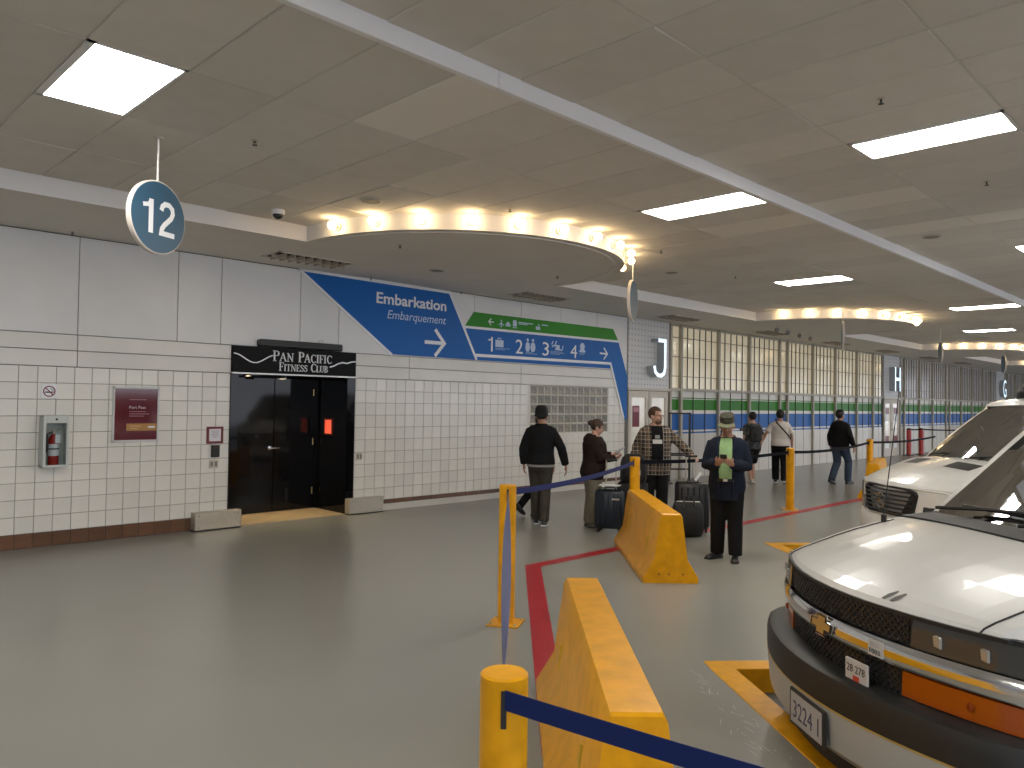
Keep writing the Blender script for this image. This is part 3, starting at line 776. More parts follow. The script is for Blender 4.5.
MB().box(-.10, .10, -.0075, -.006, .10, .2).build('print_block', mat('poster_pink2', (.45, .2, .25), .5), pr)
for i, (xx, zz) in enumerate(((30.2, 1.55), (30.2, .5), (31.1, 1.55), (31.1, .5))):
    q = thing('door_poster', 'dark red and white notice on %s door below letter H' % (('left', 'left', 'right', 'right')[i])+(', upper' if zz > 1 else ', lower'), 'poster', (xx, WY-.005, zz), group='notices on doors below letter H')
    MB().cbox(-.2, .2, -.006, .004, -.25, .25, .002).build('sheet', mat('poster_wine', (.16, .008, .02), .3), q)
    MB().box(-.2, .2, -.0075, -.006, -.25, .02).build('white_half', SIGN_WHITE, q)
# ================================================================ ceilings
ZM, ZN, ZS = 3.94, 4.05, 3.755       # middle ceiling, near ceiling, soffit
BEAM_Y, SOF_Y = 3.79, 8.57
def panel_mesh(w, l, name, t=.014, c=.006):
    a, b = w/2, l/2
    vs = [(-a, -b, t), (a, -b, t), (a, b, t), (-a, b, t), (-a, -b, c), (a, -b, c), (a, b, c), (-a, b, c), (-a+c, -b+c, 0), (a-c, -b+c, 0), (a-c, b-c, 0), (-a+c, b-c, 0)]
    fs = [(8, 11, 10, 9)]
    for k in (0, 4): fs += [(k+i, k+(i+1) % 4, k+4+(i+1) % 4, k+4+i) for i in range(4)]
    return MB().add(vs, fs).mesh(name, CEIL)
LIT = []
CEIL_NEW = mat('ceiling_panel_newer', (.80, .765, .70), .85, bump=.05, bscale=90)
NEWER = [(8.63, 3.1), (10.38, 2.3), (10.38, 3.0), (8.40, 4.58), (3.4, 4.0)]        # a few paler replacement panels
def ceiling_field(name, z, xs0, px, x_lo, x_hi, ylines, lights, vis):
    c = MB(); c.box(x_lo, x_hi, ylines[0], ylines[-1], z+.03, z+.06)
    root = tag(c.build(name, CEIL_DARK), kind='structure')
    g = MB()                                    # tee bars
    k0 = math.ceil((x_lo-xs0)/px); k1 = math.floor((x_hi-xs0)/px)
    for k in range(k0, k1+1):
        x = xs0+px*k; g.box(x-.012, x+.012, ylines[0], ylines[-1], z+.006, z+.012)
    for y in ylines: g.box(x_lo, x_hi, y-.012, y+.012, z+.005, z+.011)
    tag(g.build('ceiling_grid', CEIL_GRID, root), kind='stuff')
    cells = []
    for k in range(k0, k1):
        for r in range(len(ylines)-1):
            if (k, r) in lights:
                LIT.append((xs0+px*(k+.5), (ylines[r]+ylines[r+1])/2, z, px, ylines[r+1]-ylines[r])); continue
            cells.append((xs0+px*(k+.5), r))
    seen = sorted([c for c in cells if vis(c[0], (ylines[c[1]]+ylines[c[1]+1])/2)], key=lambda c: math.hypot(c[0], (ylines[c[1]]+ylines[c[1]+1])/2))
    first = set(seen[:300]); meshes = {}
    rest = MB()
    for c in cells:
        y0, y1 = ylines[c[1]], ylines[c[1]+1]; key = round(y1-y0, 3)
        if key not in meshes: meshes[key] = panel_mesh(px-.012, y1-y0-.012, 'ceiling_panel')
        me = meshes[key]; y = (y0+y1)/2; zz = z+random.uniform(-.003, .002)
        if c in first:
            o = link('ceiling_panel', me, root, (c[0], y, zz))
            o.rotation_euler = (random.uniform(-.004, .004), random.uniform(-.008, .008), 0)
            if any(abs(c[0]-qx) < px/2 and y0 <= qy < y1 for qx, qy in NEWER):
                o.material_slots[0].link = 'OBJECT'; o.material_slots[0].material = CEIL_NEW
        else:
            rest.add([(v.co.x+c[0], v.co.y+y, v.co.z+zz) for v in me.vertices], [tuple(p.vertices) for p in me.polygons])
    if rest.v: tag(rest.build('ceiling_panel_field', CEIL, root), kind='stuff')
    return root
def inview(x, y):
    a = math.degrees(math.atan2(y, x)); return x > .3 and 9 < a < 84
PXM = .619
YM = [BEAM_Y+.02, 5.07, 6.26, 7.45, SOF_Y+.0]
# light panels sit in the grid; every third bay, in alternating rows
mid_lights = set()
for k in range(-20, 70):
    x = 2.663+PXM*(k+.5)
    for xc, r in ((1.79, 1), (7.05, 0), (12.87, 1), (18.45, 0), (24.1, 1), (29.9, 0), (35.7, 1), (41.5, 0), (47.3, 1), (-4.0, 0)):
        if abs(x-xc) <= PXM/2: mid_lights.add((k, r))
ceiling_field('ceiling', ZM, 2.663, PXM, -8.6, 60, YM, mid_lights, inview)
PXN = .570
YN = [-6.68, -5.515, -4.35, -3.185, -2.02, -.855, .31, 1.475, 2.64, BEAM_Y-.02]
near_lights = set()
for k in range(-40, 110):
    x = 3.805+PXN*(k+.5)
    for xc, r in ((6.98, 7), (12.6, 7), (1.2, 7), (18.2, 7), (23.8, 7), (29.5, 7), (35.2, 7), (-4.2, 4), (1.2, 3), (6.9, 3), (12.6, 3), (18.2, 3), (24, 3), (-4.2, 7)):
        if abs(x-xc) <= PXN/2: near_lights.add((k, r))
ceiling_field('ceiling', ZN, 3.805, PXN, -8.6, 60, YN, near_lights, inview)
# white strip where the ceiling steps down, fascia
st = MB(); L = 3.05; x = -8.6
while x < 60:
    st.cbox(x+.001, min(x+L, 60)-.001, BEAM_Y-.03, BEAM_Y+.02, ZM-.012, ZN+.01, .004); x += L
tag(st.build('trim_2', FASCIA), kind='structure')
# soffit with drum shaped bays
CX = [7.31, 18.86, 30.41, 41.96]; CYD, RD = 8.42, 2.37
a0 = math.asin((SOF_Y-CYD)/RD)
edge = [(-9, SOF_Y)]
def arc(cx, r, cy=CYD, n=40, lim=None):
    ang0 = math.pi-a0; ang1 = 2*math.pi+a0
    return [(cx+r*math.cos(ang0+(ang1-ang0)*i/n), cy+r*math.sin(ang0+(ang1-ang0)*i/n)) for i in range(n+1)]
for cx in CX: edge += arc(cx, RD)
edge += [(60, SOF_Y)]
so = MB(); n = len(edge)
so.add([(x, y, ZS) for x, y in edge]+[(60, WY+.3, ZS), (-9, WY+.3, ZS)], [tuple(range(n+2))])
SOF = tag(so.build('ceiling', SOFFIT), kind='structure')
fa = MB(); fa.add([(x, y, ZS-.004) for x, y in edge]+[(x, y, ZM+.02) for x, y in edge], [(i, i+1, n+i+1, n+i) for i in range(n-1)])
fa.build('fascia', FASCIA, SOF, 30)
for cx in CX:                                 # shallow bead ring inside each drum edge
    m = MB(); A = arc(cx, RD-.13); B = arc(cx, RD-.16)
    m.loft([[(p[0], p[1], ZS+.001), (p[0], p[1], ZS-.012), (q[0], q[1], ZS-.012), (q[0], q[1], ZS+.001)] for p, q in zip(A, B)], caps=False)
    m.build('ring_bead', SOFFIT, SOF, 40)
# ================================================================ ceiling lights
def light_panel(x, y, z, w, l, label):
    t = thing('ceiling_light', label, 'ceiling light', (x, y, z), group='flat ceiling light panels')
    f = MB(); a, b = w/2-.006, l/2-.006
    f.box(-a, a, -b, -b+.022, -.004, .02); f.box(-a, a, b-.022, b, -.004, .02); f.box(-a, -a+.05, -b, b, -.004, .02); f.box(a-.022, a, -b, b, -.004, .02)
    f.build('frame', FASCIA, t)
    MB().box(-a+.05, a-.022, -b+.022, b-.022, .002, .012).build('diffuser', PANEL_LIT, t)
for (x, y, z, w, l) in LIT:
    if z == ZM:
        lab = {1: 'flat square looking light panel at upper left, above the hanging 12 sign', 7: 'light panel just beyond the lit drum, left of the white ceiling strip', 12: 'light panel above the glass wall near letter H side of first drum',
               18: 'far light panel left of the white strip, between two drums of bulbs', 24: 'fourth light panel along the glass wall side, thin in perspective'}.get(int(x), 'distant ceiling light panel on the wall side of the white strip')
    else:
        lab = {6: 'large white light panel at upper right above the vans', 7: 'large white light panel at upper right above the vans', 12: 'light panel cut by the right edge, right of the white strip'}.get(int(x) if y > 0 else -1, 'ceiling light panel over the parking side, outside the view')
    light_panel(x, y, z, w, l, lab)
BULB = emit_mat('warm_bulb', (1, .70, .36), BULB_E)
SOCKET = mat('lamp_socket', (.6, .56, .5), .4)
gl = MB().ell((0, 0, 0), (.05, .05, .05), 14, 10).mesh('globe', BULB, 180)
sk = MB().tube([(0, .045, 0), (0, .085, 0)], .022, 10).mesh('socket', SOCKET, 40)
rs = MB().lathe([(.001, 0), (.05, 0), (.045, .012), (.001, .014)], n=14, M=T(0, .105, 0) @ rot('X', 90)).mesh('rosette', SOCKET, 40)
place = ['nearest drum, by Embarkation sign', 'second drum, over the glass wall', 'third drum, beyond letter H', 'farthest drum']
for d, cx in enumerate(CX):
    for k in range(12):
        a = R(192+13.4*k)
        b = thing('globe_lamp', 'warm globe bulb on the white rim of the %s' % place[d] if d == 3 else '%s warm bulb from left on rim of %s' % (('first', 'second', 'third', 'fourth', 'fifth', 'sixth', 'seventh', 'eighth', 'ninth', 'tenth', 'eleventh', 'twelfth')[k], place[d]), 'bulb', (cx+(RD+.11)*math.cos(a), CYD+(RD+.11)*math.sin(a), 3.845), a+math.pi/2, 'warm bulbs around the ceiling drums')
        link('globe', gl, b); link('socket', sk, b); link('rosette', rs, b)
# ================================================================ soffit vents
def vent(x, y, label):
    v = thing('air_vent', label, 'air vent', (x, y, ZS), group='egg crate vents in the soffit')
    w, l = .60, .25
    f = MB(); f.box(-w, w, -l, -l+.03, -.012, .02); f.box(-w, w, l-.03, l, -.012, .02); f.box(-w, -w+.03, -l, l, -.012, .02); f.box(w-.03, w, -l, l, -.012, .02)
    f.build('frame', mat('vent_frame', (.62, .58, .52), .5), v)
    MB().box(-w+.02, w-.02, -l+.02, l-.02, -.001, .0).build('back', mat('vent_black', (.01, .01, .01), .8), v)
    sm = mat('vent_slat', (.50, .43, .34), .45)
    for i in range(1, 9):
        xx = -w+2*w*i/9; MB().box(xx-.004, xx+.004, -l+.03, l-.03, -.045, -.001).build('slat', sm, v)
    MB().box(-w+.03, w-.03, -.006, .006, -.047, -.001).build('slat', sm, v)
for i, (x, y) in enumerate(((5.62, 9.66), (10.4, 9.68), (14.95, 9.62), (19.4, 9.62), (23.6, 9.62), (27.9, 9.62), (32.3, 9.62), (36.7, 9.62))):
    vent(x, y, ('black egg crate vent above the fitness club sign', 'black egg crate vent above the green wayfinding band', 'black vent in soffit above the letter J panel', 'dark vent under the second drum, first over the glass wall', 'dark vent in soffit right of the second drum, before letter H', 'dark vent in soffit just before the letter H panel', 'far dark vent in soffit just past letter H', 'farthest dark vent in soffit')[i])
# ================================================================ sprinklers, speakers, camera dome
def sprinkler(x, y, z, label, k=1.0):
    s = thing('sprinkler', label, 'sprinkler', (x, y, z), group='ceiling sprinkler heads'); s.scale = (.8, .8, .65)
    MB().lathe([(.001, 0), (.035, 0), (.03, -.008), (.001, -.008)], n=14).build('escutcheon', STEEL, s, 40)
    m = MB(); m.tube([(0, 0, -.006), (0, 0, -.03)], .009, 8); m.tube([(-.012, 0, -.025), (-.016, 0, -.045), (0, 0, -.06)], .004, 6); m.tube([(.012, 0, -.025), (.016, 0, -.045), (0, 0, -.06)], .004, 6)
    m.build('body', BLACK_SATIN, s, 40)
    MB().lathe([(.001, -.058), (.026, -.058), (.026, -.062), (.001, -.062)], n=12).build('deflector', BLACK_SATIN, s)
for x, y, z, l in ((2.98, 6.03, ZM, 'small sprinkler head on ceiling right of the square light panel'), (5.97, 6.03, ZM-.0, 'small sprinkler head on ceiling behind the lit bulbs'), (9.0, 6.1, ZM, 'small sprinkler head just right of the first drum'),
                   (11.6, 6.4, ZM, 'tiny sprinkler head on ceiling between the two drums'), (5.82, 2.06, ZN, 'sprinkler head on ceiling above the upper right light panel'), (8.65, 2.06, ZN, 'sprinkler head on ceiling below the upper right light panel'),
                   (2.78, 10.22, ZS, 'small sprinkler at soffit edge over the white wall panels, left of hanging sign'), (5.83, 7.84, ZS, 'small sprinkler under the first drum, left half'), (8.87, 7.9, ZS, 'small sprinkler under the first drum, right half'),
                   (7.1, 10.3, ZS, 'small sprinkler above the word Embarkation'), (9.07, 10.36, ZS, 'small sprinkler above the right tip of the blue panel')):
    sprinkler(x, y, z-.004, l)
def speaker(x, y, z, label):
    s = thing('ceiling_speaker', label, 'speaker', (x, y, z-.003), group='round flush ceiling speakers')
    MB().lathe([(.10, .002), (.125, .0), (.125, -.008), (.10, -.014)], n=28).build('rim', CEIL_GRID, s, 40)
    MB().lathe([(.001, -.0145), (.10, -.0145), (.10, -.017), (.001, -.017)], n=28).build('grille', mat('speaker_mesh', (.27, .25, .22), .7), s)
for x, y, z, l in ((4.74, 6.9, ZM, 'round flush ceiling speaker behind the second and third lit bulbs'), (10.6, 6.98, ZM, 'round flush ceiling speaker right of the edge on hanging sign'), (10.95, 3.24, ZN, 'round flush ceiling speaker right of the white strip'), (7.32, 8.92, ZS, 'round flush speaker under the first drum')):
    speaker(x, y, z, l)
dc = thing('security_camera', 'white dome security camera with dark lens on ceiling near hanging sign', 'camera', (4.285, 8.07, ZM-.003))
MB().lathe([(.001, 0), (.075, 0), (.075, -.03), (.07, -.05), (.001, -.05)], n=24).build('housing', SIGN_WHITE, dc, 40)
MB().ell((0, 0, -.05), (.06, .06, .055), 18, 10).build('dome', mat('smoked_dome', (.02, .02, .025), .05), dc, 180)
# ================================================================ hanging round signs
NAVY = mat('sign_navy', (.020, .080, .14), .35)
def hanging_sign(x, y, num, label, dark=True):
    h = thing('hanging_sign', label, 'sign', (x, y, 3.27), R(26), group='round signs hanging from the ceiling')
    MB().tube([(0, 0, .30), (0, 0, ZM-3.27)], .0085, 8).build('pole', mat('pole_white', (.75, .72, .68), .4), h, 40)
    MB().lathe([(.001, ZM-3.272), (.04, ZM-3.272), (.03, ZM-3.285), (.001, ZM-3.29)], n=14).build('canopy', CEIL_GRID, h, 40)
    Mx = rot('X', 90)
    MB().lathe([(.001, -.022), (.296, -.022), (.302, -.018), (.302, .018), (.296, .022), (.001, .022)], n=48, M=Mx).build('disc', mat('disc_edge', (.66, .60, .54), .4), h, 30)
    MB().lathe([(.001, .0225), (.290, .0225), (.290, .0235), (.001, .0235)], n=48, M=Mx).build('face', NAVY, h)
    MB().lathe([(.001, -.0225), (.290, -.0225), (.290, -.0235), (.001, -.0235)], n=48, M=Mx).build('face', NAVY, h)
    for Mz in (rot('Z', 0), rot('Z', 180)):
        m = MB(Mz); stroke(m, [(-.085, -.14), (-.085, .135)], .048, -.0245, -.0235); stroke(m, [(-.085, .115), (-.115, .085), (-.17, .075)], .034, -.0245, -.0235)
        m.build('numeral', SIGN_WHITE, h)
        m = MB(Mz); stroke(m, [(.025, .065), (.035, .10), (.065, .125), (.11, .125), (.145, .10), (.152, .06), (.135, .02), (.06, -.05), (.035, -.085), (.028, -.122), (.175, -.122)], .042, -.0245, -.0235)
        m.build('numeral', SIGN_WHITE, h)
hanging_sign(2.40, 6.55, '12', 'round blue hanging sign with white number 12 on a thin pole')
def blank_sign(x, y, label):
    h = thing('hanging_sign', label, 'sign', (x, y, 3.30), R(25), group='round signs hanging from the ceiling')
    for ch in [c for c in SIGN0.children if not c.name.startswith('numeral')]:
        c = ch.copy(); COL.objects.link(c); c.parent = h
SIGN0 = [o for o in COL.objects if o.name == 'hanging_sign'][0]
for x, y, l in ((9.17, 6.70, 'round hanging sign seen edge on at the right end of first drum'), (16.34, 6.53, 'hanging sign seen edge on in front of the second drum'), (22.9, 6.54, 'hanging sign seen edge on above letter H'), (29.6, 6.55, 'farthest hanging sign in front of the third drum')):
    blank_sign(x, y, l)

for i, (x, y) in enumerate(((17.9, 8.75), (18.7, 8.85), (19.7, 9.0), (20.7, 9.15))):
    g = thing('soffit_spotlight', '%s small glassy spotlight under the second drum' % ('first', 'second', 'third', 'fourth')[i], 'spotlight', (x, y, ZS), group='small spotlights under the second drum')
    MB().lathe([(.001, 0), (.05, 0), (.05, -.012), (.001, -.012)], n=14).build('rosette', CHROME, g, 40)
    MB().tube([(0, 0, -.01), (0, 0, -.05)], .012, 8).build('stem', CHROME, g, 40)
    MB().ell((0, 0, -.10), (.06, .06, .06), 14, 10).build('globe', mat('smoked_globe', (.25, .24, .23), .06, spec=.9), g, 180)
# ================================================================ jersey barriers
def barrier(cx, cy, L, label, rz=45):
    b = thing('concrete_barrier', label, 'barrier', (cx, cy, 0), R(rz), 'yellow concrete barriers')
    prof = [(-.28, .0), (-.28, .055), (-.17, .235), (-.115, .66), (-.095, .695), (.095, .695), (.115, .66), (.17, .235), (.28, .055), (.28, 0)]
    rings = []
    for x, k in ((-L/2, .985), (-L/2+.015, 1), (-L/6, 1), (L/6, 1), (L/2-.015, 1), (L/2, .985)):
        rings.append([(x, y*k, z*(k if z > .1 else 1)) for y, z in prof])
    MB().loft(rings).build('body', YELLOW, b, 28)
    for s in (-1, 1):
        for xx in (-L*.30, L*.30):
            MB().tube([(xx, s*.158, .26), (xx, s*.146, .40)], [.016, .016], 8).build('lifting_slot', mat('slot_shadow', (.55, .33, .02), .5), b, 40)
    for yy in (-.12, .02, .12):
        MB().lathe([(.001, 0), (.009, 0), (.009, .002), (.001, .002)], n=8, M=T(-L/2-.001, yy, .09) @ rot('Y', -90)).build('bolt_hole', BLACK, b)
barrier(3.06, 2.40, 2.15, 'large nearest yellow concrete barrier behind the blue belt')
barrier(7.475, 5.16, 2.21, 'yellow concrete barrier between the luggage and man in green shirt')
barrier(16.85, 6.02, 2.1, 'far yellow concrete barrier left of the second van', 16)
# ================================================================ yellow posts and belts
def post(x, y, h, label, r=.07, slots=()):
    p = thing('yellow_post', label, 'post', (x, y, 0), 0, 'yellow belt posts')
    MB().lathe([(.001, .012), (r, .012), (r, h-.006), (r-.006, h), (.001, h)], n=28).build('tube', YELLOW, p, 40)
    MB().cbox(-.13, .13, -.13, .13, 0, .012, .003, rot('Z', 30)).build('base_plate', YELLOW_DARK, p)
    for k in range(4):
        a = R(75+90*k); MB().lathe([(.001, .012), (.013, .012), (.013, .022), (.001, .022)], (.145*math.cos(a), .145*math.sin(a), 0), 6).build('anchor_bolt', STEEL, p)
    for ang in slots:
        M = rot('Z', ang)
        MB(M).box(r-.004, r+.004, -.008, .008, h-.135, h-.03).build('belt_slot', BLACK, p)
    return p
BOL = (1.60, 1.61); PA = (4.475, 4.495); PB = (8.72, 6.30); PC = (12.97, 6.08); PD = (18.1, 6.62)
post(*BOL, 1.015, 'nearest yellow post with blue belt at bottom of the picture', slots=(-135, 45))
post(*PA, 1.125, 'yellow post with blue belt left of the bending red floor line', slots=(-135, 23))
post(*PB, 1.075, 'yellow post behind the barrier beside the man in plaid shirt', slots=(203, -3))
post(*PC, 1.075, 'yellow post in front of the walker in white shirt', slots=(177, 4))
post(*PD, 1.085, 'far yellow post standing behind the far yellow barrier', slots=(184, 15))
def belt(a, b, z0, z1, sag, m, label, w=.052, r=.075, twist=0.0, r0=None):
    a, b = Vector(a), Vector(b); d = (b-a).normalized(); a = a+d*(r if r0 is None else r0); b = b-d*r
    nrm = Vector((-d.y, d.x)); N = 24; mb = MB(); rings = []
    for i in range(N+1):
        t = i/N; p = a.lerp(b, t); z = z0+(z1-z0)*t-sag*4*t*(1-t)
        ang = twist*math.sin(math.pi*t); o = nrm*math.sin(ang)*w/2; dz = math.cos(ang)*w/2; th = nrm*.0012
        rings.append([(p.x-o.x-th.x, p.y-o.y-th.y, z-dz), (p.x-o.x+th.x, p.y-o.y+th.y, z-dz), (p.x+o.x+th.x, p.y+o.y+th.y, z+dz), (p.x+o.x-th.x, p.y+o.y-th.y, z+dz)])
    o = MB().loft(rings).build('barrier_belt', m, None, 60)
    return tag(o, label, 'belt', 'retractable belts between the yellow posts')
NAVYB = mat('belt_blue', (.005, .016, .10), .6, spec=.25); DARKB = mat('belt_dark', (.004, .005, .009), .8, spec=.1)
belt((BOL[0]-.053, BOL[1]-.053), (2.04, -.60), .962, .93, .02, NAVYB, 'wide dark blue belt crossing the bottom of the picture', .056, r0=.004)
belt(PA, BOL, 1.05, .955, .05, mat('belt_lilac', (.10, .11, .22), .4), 'twisted lilac blue belt hanging between the two near yellow posts', twist=1.1)
belt(PA, PB, 1.055, 1.0, .045, NAVYB, 'blue belt sagging in front of the two walkers and the woman')
belt(PB, PC, 1.0, 1.0, .04, DARKB, 'dark belt passing behind the men in plaid and green')
belt(PC, PD, 1.0, 1.01, .06, DARKB, 'dark belt in front of the walker in black jacket')
belt(PD, (24.8, 7.2), 1.01, .98, .05, DARKB, 'far dark belt running right from the far yellow post')
belt((32.4, 9.9), (38.5, 8.6), .98, 1.0, .06, DARKB, 'distant dark belt right of the red stanchions')
# red stanchions
for x, y, l in ((31.6, 10.12, 'left of two red stanchions below letter H'), (32.3, 9.9, 'right of two red stanchions below letter H')):
    s = thing('red_stanchion', l, 'stanchion', (x, y, 0), 0, 'red stanchions far away')
    MB().lathe([(.001, 0), (.2, 0), (.2, .015), (.06, .035), (.001, .035)], n=24).build('base', BLACK, s, 40)
    MB().lathe([(.001, .03), (.085, .03), (.085, .97), (.001, .97)], n=16).build('tube', mat('stanchion_red', (.45, .035, .03), .35), s, 40)
    MB().lathe([(.001, .97), (.075, .97), (.08, 1.03), (.001, 1.035)], n=16).build('belt_head', BLACK, s, 40)
belt((31.6, 10.12), (32.3, 9.9), .99, .99, .02, DARKB, 'short dark belt between the two red stanchions', r=.09)
# black sign stand and easel board behind the plaid man
ss = thing('sign_stand', 'tall empty black metal frame stand behind the man in plaid shirt', 'stand', (15.35, 9.85, 0), R(-40))
m = MB(); w = .24
for s in (-1, 1): m.box(s*w-.022, s*w+.022, -.015, .015, 0, 1.62)
for z in (1.58, .62, .30): m.box(-w, w, -.012, .012, z, z+.035)
m.build('frame', BLACK_SATIN, ss)
for s in (-1, 1): MB().cbox(s*w-.03, s*w+.03, -.2, .2, 0, .025, .006).build('foot', BLACK_SATIN, ss)
MB().cbox(-w+.03, w-.03, -.01, .01, .66, .69, .002).build('tray', BLACK_SATIN, ss)
ea = thing('easel_sign', 'white board on black folding easel between plaid man and green shirt man', 'sign', (15.95, 8.85, 0), R(-40))
for s in (-1, 1): MB().tube([(s*.30, 0, 0), (s*.22, .06, 1.28)], .022, 8).build('leg', BLACK_SATIN, ea, 40)
MB().tube([(0, .45, 0), (0, .07, 1.2)], .018, 8).build('rear_leg', BLACK_SATIN, ea, 40)
MB().cbox(-.24, .24, -.03, -.012, .45, 1.22, .004).build('board', SIGN_WHITE, ea)
MB().box(-.25, .25, -.035, .03, .42, .45).build('ledge', BLACK_SATIN, ea)
# ================================================================ luggage
def suitcase(name, label, x, y, rz, w, d, h, m, tele, logo=None):
    s = thing(name, label, 'suitcase', (x, y, 0), R(rz), 'wheeled cases')
    MB().cbox(-w/2, w/2, -d/2, d/2, .055, h, .035).build('shell', m, s, 50)
    rb = MB()
    for i in range(5):
        xx = -w*.36+w*.72*i/4; rb.cbox(xx-.012, xx+.012, -d/2-.006, d/2+.006, .11, h-.06, .005)
    rb.build('shell_ribs', m, s)
    MB().cbox(-w/2-.002, w/2+.002, -.008, .008, .05, h+.002, .03).build('zip_line', BLACK, s)
    for sx in (-1, 1):
        for sy in (-1, 1):
            c = MB(T(sx*(w/2-.05), sy*(d/2-.045), 0)); c.tube([(-.012, 0, .027), (.012, 0, .027)], .027, 12); c.box(-.018, .018, -.02, .02, .035, .06)
            c.build('wheel', BLACK, s, 40)
    if tele:
        t = MB(); 
        for sx in (-1, 1): t.tube([(sx*.07, d/2-.05, h-.02), (sx*.07, d/2-.05, tele)], .009, 8)
        t.build('telescopic_tube', STEEL, s, 40)
        MB().tube([(-.085, d/2-.05, tele), (.085, d/2-.05, tele)], .016, 8).build('grip', BLACK, s, 40)
    MB().tube([(-.08, 0, h-.005), (-.07, 0, h+.03), (.07, 0, h+.03), (.08, 0, h-.005)], .01, 8).build('carry_handle', BLACK, s, 40)
    if logo: MB().box(w*.12, w*.38, -d/2-.008, -d/2-.004, h*.78, h*.82).build('badge', STEEL, s)
    return s
suitcase('suitcase', 'dark navy hard shell carry on with pale top beside the woman', 8.72, 6.72, -62, .40, .25, .59, mat('case_navy', (.006, .012, .022), .35), 1.0, True)
tp = tag(MB().cbox(-.15, .15, -.09, .09, .012, .022, .003).build('document_folder', SIGN_WHITE, None, None, (8.72, 6.72, .634)), 'pale flat folder lying on top of the navy carry on', 'folder'); tp.rotation_euler = (0, 0, R(-62))
bp = thing('suitcase', 'tall black soft suitcase with bag on top, right of navy carry on', 'suitcase', (9.22, 6.70, 0), R(-55), 'wheeled cases')
SOFT = mat('soft_black', (.010, .010, .012), .8, bump=.2, bscale=40)
MB().cbox(-.22, .22, -.14, .14, .05, .68, .05).build('body', SOFT, bp, 50)
MB().cbox(-.18, .18, -.20, -.13, .12, .45, .03).build('front_pocket', SOFT, bp, 50)
for sx in (-1, 1): MB(T(sx*.17, 0, 0)).tube([(-.015, .08, .03), (.015, .08, .03)], .03, 12).build('wheel', BLACK, bp, 40)
m = MB()
for sx in (-1, 1): m.tube([(sx*.07, .11, .66), (sx*.07, .11, 1.03)], .009, 8)
m.tube([(-.08, .11, 1.03), (.08, .11, 1.03)], .014, 8); m.build('telescopic_handle', STEEL, bp, 40)
bk = thing('backpack', 'black backpack with tag strapped on top of the black suitcase by woman', 'backpack', (9.20, 6.67, .685), R(-55))
m = MB(); m.loft([[(x*k, y*k, z) for x, y in ((-.17, -.11), (.17, -.11), (.19, 0), (.17, .10), (-.17, .10), (-.19, 0))] for z, k in ((0, .9), (.03, 1), (.25, 1), (.34, .85), (.39, .5))]); m.build('bag', SOFT, bk, 50)
MB().cbox(-.13, .13, -.16, -.10, .03, .2, .025).build('front_pocket', SOFT, bk, 50)
MB().tube([(-.04, 0, .38), (-.03, 0, .43), (.03, 0, .43), (.04, 0, .38)], .009, 8).build('carry_loop', BLACK, bk, 40)
MB().cbox(.05, .1, -.175, -.168, .1, .17, .002).build('luggage_tag', SIGN_WHITE, bk)
suitcase('suitcase', 'large black suitcase with raised handle held by man in plaid shirt', 9.66, 5.98, -48, .46, .28, .70, mat('case_black', (.008, .008, .009), .45), 1.06)
lt = tag(MB().cbox(-.02, .02, -.004, .004, -.07, .07, .002).build('luggage_tag', SIGN_WHITE, None, None, (9.62, 5.86, .79)), 'white airline tag on the raised handle of black suitcase', 'tag'); lt.rotation_euler = (0, R(35), R(-48))
df = thing('duffel_bag', 'black duffel bag standing on floor left of the large black suitcase', 'bag', (9.20, 5.76, 0), R(-50))
m = MB(); m.loft([[(x, .17*math.cos(a)*k, .24+.24*math.sin(a)*k) for a in [2*math.pi*i/14 for i in range(14)]] for x, k in ((-.20, .75), (-.18, .95), (-.05, 1), (.08, 1), (.18, .95), (.20, .75))]); m.build('bag', SOFT, df, 60)
MB().tube([(-.08, -.14, .42), (-.06, -.06, .56), (.06, -.06, .56), (.08, -.14, .42)], .012, 8).build('handle', BLACK, df, 50)
MB().tube([(-.16, 0, .48), (.16, 0, .48)], .006, 6).build('zip', STEEL, df)
